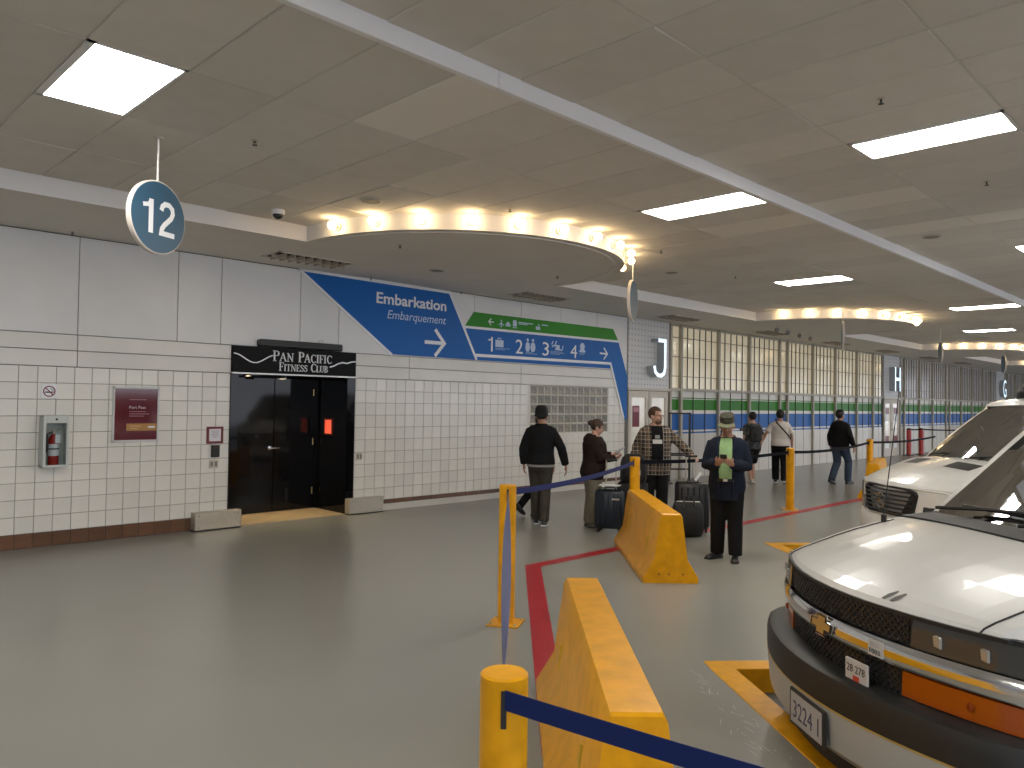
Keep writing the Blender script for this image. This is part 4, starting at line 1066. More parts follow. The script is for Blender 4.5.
# ================================================================ vans
PAINT = mat('van_white_paint', (.70, .69, .665), .28, spec=.5, coat=.6, var=.02, vscale=5)
TRIM_D = mat('dark_trim', (.022, .022, .022), .55)
BUMP_D = mat('bumper_black', (.013, .013, .0125), .5, var=.15, vscale=20)
BUMP_G = mat('bumper_silver', (.33, .33, .31), .4)
RUBBER = mat('tyre_rubber', (.012, .012, .012), .8)
GLASS_V = glass_mat('windscreen_glass', (.20, .23, .215), .62)
INTER = mat('cabin_dark', (.016, .016, .017), .7)
LENS = mat('lens_dark', (.045, .045, .045), .05, spec=.8)
def van(name, label, loc, heading, prof, bow_front, wmax=1.0):
    """prof: list of (x, z, half width of top sheet, zone) from hood lip to tail"""
    V = thing(name, label, 'van', loc, R(heading))
    ts = [-1, -.93, -.8, -.6, -.4, -.2, 0, .2, .4, .6, .8, .93, 1]; nt = 12
    rows = []
    for x, z, w, bw, crown, zone in prof:
        rows.append(([(x-bw*(w*t)**2, w*t, z-crown*t*t) for t in ts], zone))
    hood, body, wind, roof = MB(), MB(), MB(), MB()
    for k in range(len(rows)-1):
        A, B, zone = rows[k][0], rows[k+1][0], rows[k][1]
        for i in range(nt):
            mb = {'h': hood, 'c': body, 'w': wind, 'r': body}[zone]
            if zone == 'w' and (i == 0 or i == nt-1): mb = body
            mb.add([A[i], A[i+1], B[i+1], B[i]], [(0, 1, 2, 3)])
    # sides, columns hang from the edge of the top sheet
    def column(x, ye, ze, bw):
        if ze > 1.5: zb = 1.30
        else: zb = ze-.09
        arch = .30
        for ax in AXLES:
            dx = abs(x-ax)
            if dx < .47: arch = max(arch, .37+math.sqrt(.47**2-dx*dx)*.98)
        wb = wmax
        pts = [(ye, ze), (ye+(wb-ye)*.30, ze-.035)]
        if ze > 1.5: pts += [(ye+(wb-.03-ye)*.42, ze-.10-(ze-.10-zb)*.12), (wb-.025, zb)]
        else: pts += [(ye+(wb-ye)*.72, ze-.045-(.045)), (wb-.012, zb-.04)]
        zb2 = pts[-1][1]-.06
        pts += [(wb, zb2), (wb+.008, min(zb2-.02, .95)), (wb+.004, max(arch, .66)), (wb-.015, arch)]
        return [(x-bw*(y*y-ye*ye)*(1 if ze < 1.5 else 0), y, z) for y, z in pts]
    windows = {}
    for s in (-1, 1):
        cols = []
        for k, (row, zone) in enumerate(rows):
            p = row[0] if s < 0 else row[-1]
            c = column(p[0], abs(p[1]), p[2], prof[k][3]); cols.append(([(q[0], s*q[1], q[2]) for q in c], zone))
        for k in range(len(cols)-1):
            A, B = cols[k][0], cols[k+1][0]
            xm = (A[3][0]+B[3][0])/2
            for i in range(len(A)-1):
                q = [A[i], B[i], B[i+1], A[i+1]]
                if i == 2 and A[0][2] > 1.62 and B[0][2] > 1.62 and not (-2.72 < xm < -2.58) and xm > -5.3:
                    windows.setdefault((s, xm > -2.65), MB()).add(q, [(0, 1, 2, 3)])
                else: body.add(q, [(0, 1, 2, 3)])
    body.build('body', PAINT, V, 40)
    hood.build('hood', PAINT, V, 40)
    wind.build('windscreen', GLASS_V, V, 40)
    for k, mb in windows.items(): mb.build('side_window', GLASS_V, V)
    # closed underside and cabin
    MB().box(-5.45, -.30, -.93, .93, .26, .40).build('floor_pan', TRIM_D, V)
    fw = MB(); fw.box(-1.12, -.95, -.84, .84, .40, 1.20); fw.build('bulkhead', TRIM_D, V)
    d = MB(); d.loft([[(x, y, z) for y in (-.82, .82) for x, z in ()] or [(-1.02, s*.82, 1.30), (-1.25, s*.84, 1.33), (-1.55, s*.86, 1.26), (-1.62, s*.86, 1.02), (-1.45, s*.85, .8), (-1.02, s*.82, .8)] for s in (-1, 1)])
    d.build('dashboard', INTER, V, 30)
    for y in (-.48, .48):
        st = MB(); st.cbox(-2.35, -1.85, y-.26, y+.26, .72, .92, .05); st.cbox(-2.5, -2.32, y-.26, y+.26, .85, 1.52, .05); st.cbox(-2.47, -2.36, y-.14, y+.14, 1.54, 1.72, .035)
        st.build('seat', INTER, V, 50)
    sw = MB(); M = T(-1.72, .46, 1.22) @ rot('Y', -62)
    sw.tube([(.185*math.cos(a), .185*math.sin(a), 0) for a in [2*math.pi*i/24 for i in range(25)]], .016, 8, M); sw.tube([(-.18, 0, 0), (.18, 0, 0)], .018, 8, M)
    sw.build('steering_wheel', INTER, V, 60)
    MB().box(-5.6, -5.58, -.9, .9, .4, 1.95).build('rear_lining', INTER, V)
    MB().box(-5.4, -1.9, -.72, .72, 1.98, 2.0).build('headlining', mat('headlining', (.06, .058, .055), .9), V)
    MB().cbox(-1.86, -1.80, -.12, .12, 1.80, 1.88, .012).build('rear_view_mirror', BLACK, V)
    for ax in AXLES:
        for s in (-1, 1):
            w = MB(T(ax, s*(wmax-.13), .37) @ rot('X', 90))
            w.lathe([(.22, -.11), (.33, -.115), (.365, -.09), (.37, 0), (.365, .09), (.33, .115), (.22, .11)], n=32)
            t = w.build('wheel', RUBBER, V, 40)
            rm = MB(T(ax, s*(wmax-.13), .37) @ rot('X', 90)); rm.lathe([(.001, -s*.07), (.06, -s*.085), (.10, -s*.05), (.2, -s*.06), (.225, -s*.09), (.23, s*.09), (.001, s*.09)], n=24)
            rm.build('rim', STEEL, t, 40)
            MB().box(ax-.5, ax+.5, s*.60, s*.62, .3, .92).build('wheel_housing', TRIM_D, V)
    return V
AXLES = (-.98, -4.45)
def strip(parent, name, m, y0, y1, z0, z1, bow, x=0., th=.03, n=10, tilt=0., smooth=40, bulge=0.):
    """curved front panel: follows the bow of the nose between two lateral positions"""
    rings = []
    for i in range(n+1):
        y = y0+(y1-y0)*i/n; a = bow(y)
        rings.append([(x+a-th, y, z0), (x+a, y, z0), (x+a-tilt*.3+bulge*.75, y, z0+(z1-z0)*.25), (x+a-tilt*.5+bulge, y, (z0+z1)/2), (x+a-tilt*.7+bulge*.75, y, z0+(z1-z0)*.75), (x+a-tilt, y, z1), (x+a-th-tilt, y, z1)])
    return MB().loft(rings).build(name, m, parent, smooth)
def sweep(parent, name, m, path, prof, smooth=35):
    """closed (outward offset, z) profile swept along a plan path [(x, y)]"""
    rings = []
    for i, p in enumerate(path):
        p = Vector(p); q = Vector(path[max(0, i-1)]); r = Vector(path[min(len(path)-1, i+1)])
        d = (r-q).normalized(); nrm = Vector((d.y, -d.x))
        rings.append([(p.x+nrm.x*o, p.y+nrm.y*o, z) for o, z in prof])
    return MB().loft(rings).build(name, m, parent, smooth)
def nose_path(x0, bow, yc=.90, ymax=1.0, back=-.62):
    pts = [(back, -ymax), (back+.2, -ymax), (x0+bow(yc)-.18, -ymax), (x0+bow(yc)-.08, -ymax+.025)]
    for i in range(17):
        y = -yc+2*yc*i/16; pts.append((x0+bow(y), y))
    return pts+[(x, -y) for x, y in pts[3::-1]]

# ---- near van: square hood, wide grille with chrome bar
bow1 = lambda y: -.30*y*y
prof1 = [(.0, 1.055, .86, .30, .005, 'h'), (-.03, 1.085, .865, .295, .012, 'h'), (-.09, 1.115, .87, .28, .02, 'h'), (-.2, 1.155, .875, .25, .03, 'h'), (-.35, 1.205, .88, .21, .04, 'h'), (-.52, 1.25, .885, .16, .045, 'h'), (-.70, 1.29, .89, .14, .045, 'h'), (-.86, 1.32, .89, .13, .045, 'c'),
         (-.875, 1.295, .885, .13, .04, 'c'), (-1.04, 1.315, .87, .13, .035, 'w'), (-1.20, 1.455, .85, .13, .03, 'w'), (-1.36, 1.595, .83, .13, .03, 'w'), (-1.52, 1.735, .81, .125, .03, 'w'), (-1.68, 1.87, .79, .12, .03, 'w'), (-1.84, 1.99, .77, .11, .03, 'r'),
         (-1.92, 2.035, .77, .10, .03, 'r'), (-2.1, 2.07, .77, .06, .03, 'r'), (-2.35, 2.085, .77, .03, .03, 'r'), (-2.6, 2.09, .77, .0, .03, 'r'), (-2.7, 2.09, .77, 0, .03, 'r'), (-3.2, 2.1, .77, 0, .03, 'r'), (-3.9, 2.1, .77, 0, .03, 'r'), (-4.05, 2.1, .77, 0, .03, 'r'), (-4.25, 2.1, .77, 0, .03, 'r'), (-4.45, 2.1, .77, 0, .03, 'r'), (-4.65, 2.1, .77, 0, .03, 'r'), (-4.85, 2.1, .77, 0, .03, 'r'), (-5.25, 2.09, .77, 0, .03, 'r'), (-5.5, 2.06, .77, 0, .03, 'r'), (-5.6, 1.95, .78, 0, .03, 'r'), (-5.64, 1.3, .85, 0, .02, 'r'), (-5.66, .45, .9, 0, .0, 'r')]
V1 = van('passenger_van', 'near white van with chrome grille bar and gold emblem, at lower right', (3.893, 1.62, ROAD), 141.6, prof1, bow1)
strip(V1, 'front_panel', TRIM_D, -.985, .985, .66, 1.06, bow1, -.02, .05, 20)
strip(V1, 'hood_lip', BLACK, -.90, .90, 1.045, 1.062, bow1, .004, .05, 20)
gu = strip(V1, 'upper_grille', BLACK, -.53, .53, .93, 1.045, bow1, -.004, .03, 14)
gl_ = strip(V1, 'lower_grille', BLACK, -.52, .52, .69, .825, bow1, -.004, .03, 14)
def mesh_bars(y0, y1, z0, z1, step, parent):
    m = MB(); H = z1-z0; w = .0035
    y = y0-H
    while y < y1:
        for s in (0, 1):
            a, b = (y, z0), (y+H, z1)
            if s: a, b = (y, z1), (y+H, z0)
            # clip to the opening
            t0 = max(0, (y0-a[0])/H); t1 = min(1, (y1-a[0])/H)
            if t1-t0 > .02:
                p = [a[0]+(b[0]-a[0])*t for t in (t0, t1)]; q = [a[1]+(b[1]-a[1])*t for t in (t0, t1)]
                n = (-(q[1]-q[0])/H*w, w)
                for side in (-1, 1):
                    pass
                P = []
                for (yy, zz) in zip(p, q):
                    for k in (-1, 1): P.append((bow1(yy)+.004, yy, zz+k*w)); P.append((bow1(yy)-.012, yy, zz+k*w))
                m.add(P, [(0, 2, 6, 4), (0, 4, 5, 1), (2, 3, 7, 6)])
        y += step
    return m.build('grille_mesh', mat('grille_black', (.022, .022, .022), .3), parent)
mesh_bars(-.525, .525, .935, 1.04, .034, gu); mesh_bars(-.515, .515, .695, .82, .034, gl_)
cbm = strip(V1, 'chrome_bar', CHROME, -.985, .985, .825, .922, bow1, .022, .05, 26, tilt=.004, bulge=.016)
# gold cross shaped emblem with dark outline and chrome rim
def bowtie(w, h, x, m, name, k=1.0, dep=.01):
    a, b, c = w*.5, w*.17, h*.5
    pts = [(-a, -c*.38), (-b-.012, -c*.42), (-b-.018, -c), (b-.01, -c), (b+.0, -c*.42), (a-.012, -c*.42), (a, c*.38), (b+.012, c*.42), (b+.018, c), (-b+.01, c), (-b, c*.42), (-a+.012, c*.42)]
    pts = [(p[0]*k, p[1]*k+.872) for p in pts]
    return MB().prism(pts, x, x+dep, 'x').build(name, m, V1)
bowtie(.235, .115, .034, CHROME, 'emblem_rim', .98, .006); bowtie(.235, .115, .040, BLACK, 'emblem_outline', .89, .002); bowtie(.235, .115, .042, mat('emblem_gold', (.52, .33, .09), .35, metal=.4), 'emblem', .74, .001)
for s in (-1, 1):
    a, b = (.545, .985) if s > 0 else (-.985, -.545)
    h = strip(V1, 'headlight', LENS, a, b, .93, 1.045, bow1, .017, .05, 12, tilt=.010)
    for yc in (.655, .83):
        y = s*yc; bx = bow1(y)+.015
        MB().cbox(bx-.012, bx+.003, y-.028, y+.028, .955, 1.008, .006).build('reflector', mat('reflector', (.5, .5, .48), .15, metal=.6), h)
    a, b = (.50, .98) if s > 0 else (-.98, -.50)
    t = strip(V1, 'turn_signal', mat('amber_lens', (.32, .062, .003), .1, spec=.7), a, b, .705, .812, bow1, .012, .04, 12, tilt=.004)
    y = s*.78; bx = bow1(y)+.012
    MB().ell((bx+.001, y, .757), (.004, .022, .018), 12, 8).build('bulb_spot', mat('amber_dark', (.25, .04, .004), .2), t, 180)
NP = nose_path(.085, bow1)
sweep(V1, 'bumper_pad', BUMP_D, NP, [(-.10, .70), (.0, .70), (.035, .685), (.05, .64), (.05, .545), (-.1, .545)])
sweep(V1, 'bumper_face', BUMP_G, NP, [(-.1, .55), (.046, .55), (.05, .53), (.035, .36), (-.02, .31), (-.1, .31)])
sweep(V1, 'bumper_valance', BLACK, NP, [(-.1, .32), (-.03, .32), (-.06, .22), (-.1, .22)])
sweep(V1, 'bumper_line', mat('thin_gold_tape', (.40, .27, .06), .4), NP[4:-4], [(.046, .540), (.0515, .540), (.0515, .548), (.046, .548)])
# licence plate, small plate in grille, stickers on the chrome
pl = MB(T(.136, 0.06, .44) @ rot('Z', 90)); pl.cbox(-.17, .17, -.012, .004, -.09, .09, .004); pf = pl.build('plate_frame', BLACK, V1)
MB(T(.136, .06, .44) @ rot('Z', 90)).box(-.152, .152, -.014, -.012, -.072, .076).build('plate', mat('plate_white', (.36, .36, .37), .45), pf)
text_mb('3224 1', -.125, -.045, .25, .085, .001, -.0155, M=T(.136, .06, .44) @ rot('Z', 90)).build('plate_number', mat('plate_ink', (.05, .06, .12), .5), pf)
M2 = T(.03, .31, .735) @ rot('Z', 98)
g2 = MB(M2).cbox(-.075, .075, -.008, .003, -.058, .058, .003).build('permit_plate', mat('permit_white', (.50, .48, .46), .4), V1)
text_mb('28 278', -.062, .0, .12, .035, .001, -.0095, M=M2).build('permit_text', BLACK, g2)
MB(M2).box(-.02, .02, -.0095, -.008, -.045, -.012).build('permit_mark', mat('permit_red', (.5, .05, .02), .5), g2)
for y0, y1, nm, mt in ((.345, .43, 'grey_sticker', mat('sticker_grey', (.50, .50, .48), .5)),):
    strip(V1, nm, mt, y0, y1, .838, .908, bow1, .0375, .004, 5, tilt=.003)
ya = .388; text_mb('F003', -.032, .0, .064, .022, .001, -.001, M=T(.0405+bow1(ya), ya, .848) @ rot('Z', 90+math.degrees(2*.235*ya))).build('sticker_text', BLACK, V1)
text_mb('BUS', -.026, .0, .052, .018, .001, -.001, M=T(.0405+bow1(ya), ya, .882) @ rot('Z', 90+math.degrees(2*.235*ya))).build('sticker_text', mat('print_grey', (.38, .36, .38), .6), V1)
# chips on the hood lip
def hood_pt(y, u, prof=None):
    """point on the hood skin at lateral y, u rows back from the lip"""
    i = int(u); f = u-i; q = []
    for x, z, w, bw, cr, zn in (prof or prof1)[i:i+2]:
        t = y/w; q.append(Vector((x-bw*y*y, y, z-cr*t*t)))
    return q[0].lerp(q[1], f)+Vector((.0018, 0, .0018))
for yy in (.35, .395):
    MB().add([tuple(hood_pt(yy+a, u)) for a, u in ((-.012, 1.1), (.008, 1.05), (.016, 1.6), (.012, 2.15), (-.002, 2.2), (-.014, 1.7))], [(0, 1, 2, 3, 4, 5)]).build('paint_chip', mat('chip_grey', (.14, .13, .12), .7), V1)
# cowl, wipers, antenna, mirrors
def cowl(V, w=.86):
    rings = []
    for i in range(13):
        y = -w+2*w*i/12; b = -.13*y*y
        rings.append([(-.875+b, y, 1.306-.04*(y/w)**2), (-.86+b, y, 1.33-.04*(y/w)**2), (-1.05+b, y, 1.345-.035*(y/w)**2), (-1.06+b, y, 1.31-.035*(y/w)**2)])
    MB().loft(rings).build('cowl_panel', mat('cowl_grey', (.06, .058, .055), .6), V, 40)
    for s, y0, y1 in ((1, -.62, .02), (1, .08, .74)):
        m = MB(); pts = [(-.97-.13*y0*y0, y0, 1.37), (-1.09-.13*((y0+y1)/2)**2, (y0+y1)/2, 1.40), (-1.10-.13*y1*y1, y1, 1.42)]
        m.tube(pts, .011, 6); m.build('wiper_arm', BLACK, V, 50)
        MB().tube([(-1.075-.13*(y0+.1)**2, y0+.12, 1.395), (-1.105-.13*y1*y1, y1+.04, 1.40)], .009, 6).build('wiper_blade', BLACK, V, 50)
cowl(V1)
an = MB(); an.tube([(-.80, -.80, 1.25), (-.80, -.80, 1.30)], .016, 10); an.tube([(-.80, -.80, 1.30), (-.90, -.80, 2.08)], [.004, .0025], 6); an.build('antenna', BLACK, V1, 40)
def mirrors(V, x=-2.1, z=1.42):
    for s in (-1, 1):
        m = MB(); m.cbox(x-.08, x+.06, s*1.16-.10, s*1.16+.10, z-.12, z+.14, .03); m.tube([(x, s*.94, z-.05), (x, s*1.1, z-.02)], .025, 8)
        m.build('door_mirror', BLACK, V, 50)
mirrors(V1)
def seam(V, side, pts, w=.007):
    """dark door shut line lying on the flank"""
    m = MB()
    for (xa, za), (xb, zb) in zip(pts, pts[1:]):
        d = Vector((xb-xa, zb-za)).normalized(); n = Vector((-d.y, d.x))*w/2
        m.prism([(xa-n.x, za-n.y), (xb-n.x, zb-n.y), (xb+n.x, zb+n.y), (xa+n.x, za+n.y)], side*1.0, side*1.013, 'y')
    m.build('door_seam', TRIM_D, V)
for V in (V1,):
    for s in (-1, 1): seam(V, s, [(-1.6, 1.2), (-1.6, .42), (-2.6, .42), (-2.6, 1.2)])
# hood shut line beside the wing
for s in (-1, 1):
    m = MB(); m.tube([tuple(hood_pt(s*.80, u*.5)) for u in range(0, 14)], .004, 6); m.build('hood_seam', TRIM_D, V1, 60)
# windscreen clutter: paper on dash, yellow vest
pp = MB(); pp.box(-1.42, -1.415, -.30, .18, 1.34, 1.56, T(0, 0, 0)); pp.build('dash_card', mat('card_pale', (.55, .58, .55), .6), V1)
MB().ell((-1.5, .30, 1.40), (.05, .07, .11), 12, 8).build('yellow_bundle', mat('vest_yellow', (.55, .38, .02), .7), V1, 180)
MB().ell((-1.22, -.52, 1.36), (.06, .08, .035), 12, 8).build('brass_ornament', BRASSY, V1, 180)

# ---- far van: rounded nose with slatted oval grille
bow2 = lambda y: -.30*y*y-.6*max(0, abs(y)-.7)**2
prof2 = [(.0, 1.04, .80, .32, .02, 'h'), (-.05, 1.085, .82, .31, .03, 'h'), (-.14, 1.13, .84, .29, .04, 'h'), (-.28, 1.19, .86, .26, .05, 'h'), (-.45, 1.25, .87, .22, .06, 'h'), (-.65, 1.31, .88, .18, .06, 'h'), (-.84, 1.355, .88, .15, .055, 'c'),
         (-.86, 1.34, .88, .15, .05, 'c'), (-1.02, 1.36, .87, .14, .04, 'w'), (-1.18, 1.50, .85, .14, .03, 'w'), (-1.34, 1.63, .83, .135, .03, 'w'), (-1.52, 1.77, .81, .13, .03, 'w'), (-1.70, 1.90, .79, .12, .03, 'w'), (-1.88, 2.02, .77, .11, .03, 'r')]+[(x, z+.04 if x > -5.6 else z, w, b, c, zn) for x, z, w, b, c, zn in prof1[15:]]
V2 = van('passenger_van', 'second white van behind the near one, with black slatted grille and hood vents', (9.755, 3.395, ROAD), 141.6, prof2, bow2)
strip(V2, 'front_panel', PAINT, -.90, .90, .50, 1.05, bow2, -.02, .05, 20)
gp = [(-.45, .76), (-.43, .71), (-.35, .69), (.35, .69), (.43, .71), (.45, .76), (.50, .96), (.48, 1.0), (.38, 1.03), (-.38, 1.03), (-.48, 1.0), (-.50, .96)]
rings = []
g = MB(); ctr = (0, .86)
P0_ = [(bow2(y)+.02, y, z) for y, z in gp]; P1_ = [(bow2(y)+.03, y*.94, ctr[1]+(z-ctr[1])*.90) for y, z in gp]; P2_ = [(bow2(y)-.0, y*.92, ctr[1]+(z-ctr[1])*.86) for y, z in gp]; PB_ = [(bow2(y)-.04, y, z) for y, z in gp]
g.loft([PB_, P0_, P1_, P2_], caps=True); GR = g.build('grille', BLACK, V2, 40)
for i in range(6):
    z = .725+i*.05; ymax = .42+.065*(z-.7)/.35
    strip(V2, 'grille_slat', mat('slat_black', (.03, .03, .032), .25), -ymax, ymax, z, z+.018, bow2, .028, .03, 10).parent = GR
st3 = MB(); n = 24
st3.tube([(.05, .085*math.cos(2*math.pi*i/n), .86+.085*math.sin(2*math.pi*i/n)) for i in range(n+1)], .009, 6)
for a in (90, 210, 330): st3.tube([(.05, 0, .86), (.05, .08*math.cos(R(a)), .86+.08*math.sin(R(a)))], [.014, .004], 6)
st3.build('ring_emblem', CHROME, V2, 50)
for s in (-1, 1):
    a, b = (.56, .90) if s > 0 else (-.90, -.56)
    strip(V2, 'headlight', LENS, a, b, .70, .86, bow2, .006, .03, 10, tilt=.03)
    vb = MB(); vb.loft([[tuple(hood_pt(s*(.24+.09*i), 4.55, prof2)), tuple(hood_pt(s*(.24+.09*i), 5.6, prof2)+Vector((0, 0, .003)))] for i in range(5)], caps=False, closed=False); vb.build('hood_vent', BLACK, V2)
NP2 = nose_path(.0, bow2, .86)
sweep(V2, 'bumper', PAINT, NP2, [(-.1, .66), (.0, .66), (.02, .62), (.025, .5), (.01, .42), (-.1, .42)])
sweep(V2, 'bumper_skirt', BUMP_D, NP2, [(-.1, .43), (.03, .43), (.0, .25), (-.1, .25)])
cowl(V2); mirrors(V2)
dm = MB(); dm.ell((-2.35, -.40, 2.15), (.24, .22, .17), 18, 12); dm.build('roof_dome', BLACK, V2, 180)
MB().tube([(-2.35, -.40, 2.06), (-2.35, -.40, 2.16)], .13, 14).build('dome_base', BLACK, V2, 40)
# ================================================================ people
SKIN = mat('skin', (.48, .27, .19), .55, var=.06, vscale=20)
SKIN_T = mat('skin_tan', (.36, .19, .12), .55, var=.06, vscale=20)
EYE_W = mat('eye_white', (.75, .73, .70), .2); EYE_D = mat('eye_dark', (.02, .015, .012), .15)
def remesh(mb, voxel, smooth, name, m):
    me = mb.mesh(name, None)
    o = bpy.data.objects.new('tmp', me); COL.objects.link(o)
    r = o.modifiers.new('r', 'REMESH'); r.mode = 'VOXEL'; r.voxel_size = voxel; r.adaptivity = 0
    if smooth:
        s = o.modifiers.new('s', 'SMOOTH'); s.factor = .5; s.iterations = smooth
    out = bpy.data.meshes.new_from_object(o.evaluated_get(bpy.context.evaluated_depsgraph_get()))
    bpy.data.objects.remove(o); bpy.data.meshes.remove(me)
    out.name = name; out.materials.clear(); out.materials.append(m); out.shade_smooth()
    return out
def torso_rings(z0, z1, girth, grow, lean, belly=0.0, n=18):
    tab = [(.80, .155, .105, 0), (.88, .172, .122, -.012), (.96, .168, .118, -.006), (1.06, .152, .106, .004), (1.16, .156, .11, .008), (1.27, .172, .12, .008), (1.36, .183, .118, .0), (1.43, .165, .10, -.008), (1.475, .115, .078, -.012), (1.51, .068, .06, -.01), (1.56, .055, .056, 0)]
    zs = [z0]+[t[0] for t in tab if z0+.02 < t[0] < z1-.02]+[z1]
    rings = []
    for z in zs:
        for a, b in zip(tab, tab[1:]):
            if a[0] <= z <= b[0]:
                t = (z-a[0])/(b[0]-a[0]); rx, ry, cy = [a[i]+(b[i]-a[i])*t for i in (1, 2, 3)]; break
        else: rx, ry, cy = (tab[0] if z < tab[0][0] else tab[-1])[1:4]
        g = girth if z < 1.42 else 1+(girth-1)*.4
        bl = belly*math.exp(-((z-1.08)/.14)**2)
        oy = lean*max(0, z-.95)
        rings.append([((rx*g+grow)*math.cos(a), cy+oy+bl*.5+(ry*g+grow+bl*.5)*math.sin(a), z) for a in [2*math.pi*i/n for i in range(n)]])
    return rings
def hand(mb, wrist, hd, pn, th, curl, k=1.0):
    """palm, four fingers of different length, thumb leaving the side of the palm"""
    hd = Vector(hd).normalized(); pn = Vector(pn); pn = (pn-hd*pn.dot(hd)).normalized(); sd = hd.cross(pn)
    if sd.dot(Vector(th)) < 0: sd = -sd
    w = Vector(wrist); rings = []
    for d, hw, ht in ((-.02, .026, .021), (.02, .034, .018), (.055, .043, .016), (.09, .041, .013)):
        c = w+hd*d*k; rings.append([tuple(c+sd*(hw*k*math.cos(a))+pn*(ht*k*math.sin(a))) for a in [2*math.pi*i/12 for i in range(12)]])
    mb.loft(rings)
    for off, ln in ((.031, .072), (.0105, .082), (-.0105, .077), (-.031, .060)):
        p = w+hd*.08*k+sd*off*k; pts = [p]; ang = curl*.35
        for seg in (.45, .32, .26):
            p = p+(hd*math.cos(ang)+pn*math.sin(ang)+sd*off*.6)*(ln*seg*k*1.05); pts.append(p); ang += curl*.65
        mb.tube(pts, [.0098*k, .0092*k, .0085*k, .007*k], 8)
    p = w+hd*.025*k+sd*.026*k; q = p+(sd*.75+hd*.65+pn*.25).normalized()*.042*k; r = q+(hd*.85+sd*.25+pn*(.3+.3*curl)).normalized()*.034*k
    mb.tube([p, q, r], [.0135*k, .0115*k, .0085*k], 8)
def person(label, loc, heading, h, P):
    k = h/1.76
    S = Matrix.Scale(k, 4)
    root = thing('person', label, 'person', (loc[0], loc[1], 0), R(heading-90))
    g = P.get('girth', 1.0); lean = P.get('lean', 0.); belly = P.get('belly', 0.)
    top = lean*.5
    def ly(z): return lean*max(0, z-.95)
    arms = {s: [(p[0][0]*.92, p[0][1], p[0][2]-.035)]+list(p[1:]) for s, p in P['arms'].items()}; legs = P['legs']
    # ---- continuous body
    B = MB(S); B.loft(torso_rings(.80, 1.56, g, -.012, lean, belly))
    hy = ly(1.60)+P.get('head_fwd', .0); hz = P.get('head_z', 1.618)
    MH = T(0, hy, hz) @ rot('Z', P.get('head_yaw', 0)) @ rot('X', -P.get('head_pitch', 0)) @ Matrix.Scale(1.07, 4)
    H = S @ MH
    B.tube([(0, ly(1.46)-.012, 1.45), (0, ly(1.53)-.004, 1.53), (0, hy-.008, hz-.04)], [.062, .054, .052], 14, M=S)
    B.ell((0, -.012, .035), (.074, .094, .088), 18, 12, H); B.ell((0, .020, -.035), (.062, .074, .078), 16, 10, H)
    B.ell((0, .052, -.085), (.034, .034, .026), 12, 8, H); B.ell((0, .098, -.018), (.0135, .020, .018), 10, 8, H); B.tube([(0, .086, .02), (0, .104, -.014)], [.008, .011], 8, M=H)
    B.ell((0, .083, -.058), (.022, .012, .009), 10, 6, H); B.ell((0, .078, .026), (.048, .018, .012), 12, 6, H)
    for s in (-1, 1): B.ell((s*.077, -.008, -.012), (.012, .024, .033), 10, 8, H); B.ell((s*.036, .07, -.03), (.02, .018, .02), 10, 8, H)
    for side in ('L', 'R'):
        a = arms[side]; sh, el, wr = [Vector(p) for p in a[:3]]
        sg = -1 if side == 'L' else 1
        B.tube([sh+Vector((-sg*.05, 0, .0)), sh, sh.lerp(el, .5), el, el.lerp(wr, .35), wr], [.05, .054, .046, .038, .040, .026], 12, M=S)
        hm = MB(); hand(hm, wr, a[3], a[4], a[5], a[6]); B.add(hm.v, hm.f)
        hp, kn, an, fd = [Vector(p) for p in legs[side]]
        B.tube([hp+Vector((0, 0, .06)), hp, hp.lerp(kn, .5), kn, kn.lerp(an, .35), an], [.08, .085, .072, .054, .055, .036], 12, M=S)
        fd = fd.normalized(); B.tube([an+Vector((0, 0, .01)), an-fd*.03+Vector((0, 0, -.035)), an+fd*.09+Vector((0, 0, -.05)), an+fd*.16+Vector((0, 0, -.055))], [.030, .026, .020, .012], 10, M=S)
    sk = P.get('skin', SKIN)
    body = link('body', remesh(B, .0075, 2, 'body', sk), root)
    body['label'] = 'bare skin of face, neck and hands'
    for s in (-1, 1):
        e = MB(H); e.ell((s*.031, .073, .005), (.013, .012, .010), 10, 8); eo = e.build('eye', EYE_W, root, 180)
        e = MB(H); e.ell((s*.031, .0815, .005), (.006, .005, .006), 8, 6); e.build('iris', EYE_D, eo, 180)
    # ---- upper garment
    tp = P['top']
    U = MB(S); U.loft(torso_rings(tp.get('hem', .86), tp.get('collar', 1.475), g, tp.get('grow', .022), lean, belly))
    for side in ('L', 'R'):
        a = arms[side]; sh, el, wr = [Vector(p) for p in a[:3]]; sg = -1 if side == 'L' else 1; gr = tp.get('grow', .022)*.6
        if tp.get('sleeve', 'long') == 'long':
            c = el.lerp(wr, .97)
            U.tube([sh+Vector((-sg*.07, 0, .0)), sh+Vector((0, 0, -.005)), sh.lerp(el, .5), el, el.lerp(wr, .4), c], [.052+gr, .054+gr, .050+gr, .046+gr, .045+gr, .034+gr*.9], 14, M=S)
        else:
            c = sh.lerp(el, .78); U.tube([sh+Vector((-sg*.07, 0, 0)), sh+Vector((0, 0, -.005)), sh.lerp(el, .45), c], [.052+gr, .054+gr, .056+gr, .060+gr], 14, M=S)
    if tp.get('sleeve', 'long') == 'long':      # collar roll
        U.tube([(.078*math.cos(a), ly(1.48)-.012+.072*math.sin(a), 1.478+(-.018 if math.sin(a) > .3 else .012)) for a in [2*math.pi*i/16 for i in range(17)]], .02, 8, M=S)
    for c, r in tp.get('extra', []): U.ell(c, r, 14, 10, S)
    um = link(tp['name'], remesh(U, .012, 3, tp['name'], tp['mat']), root)
    if tp.get('label'): um['label'] = tp['label']
    # ---- trousers or shorts
    bt = P['bottom']; gr = bt.get('grow', .018)
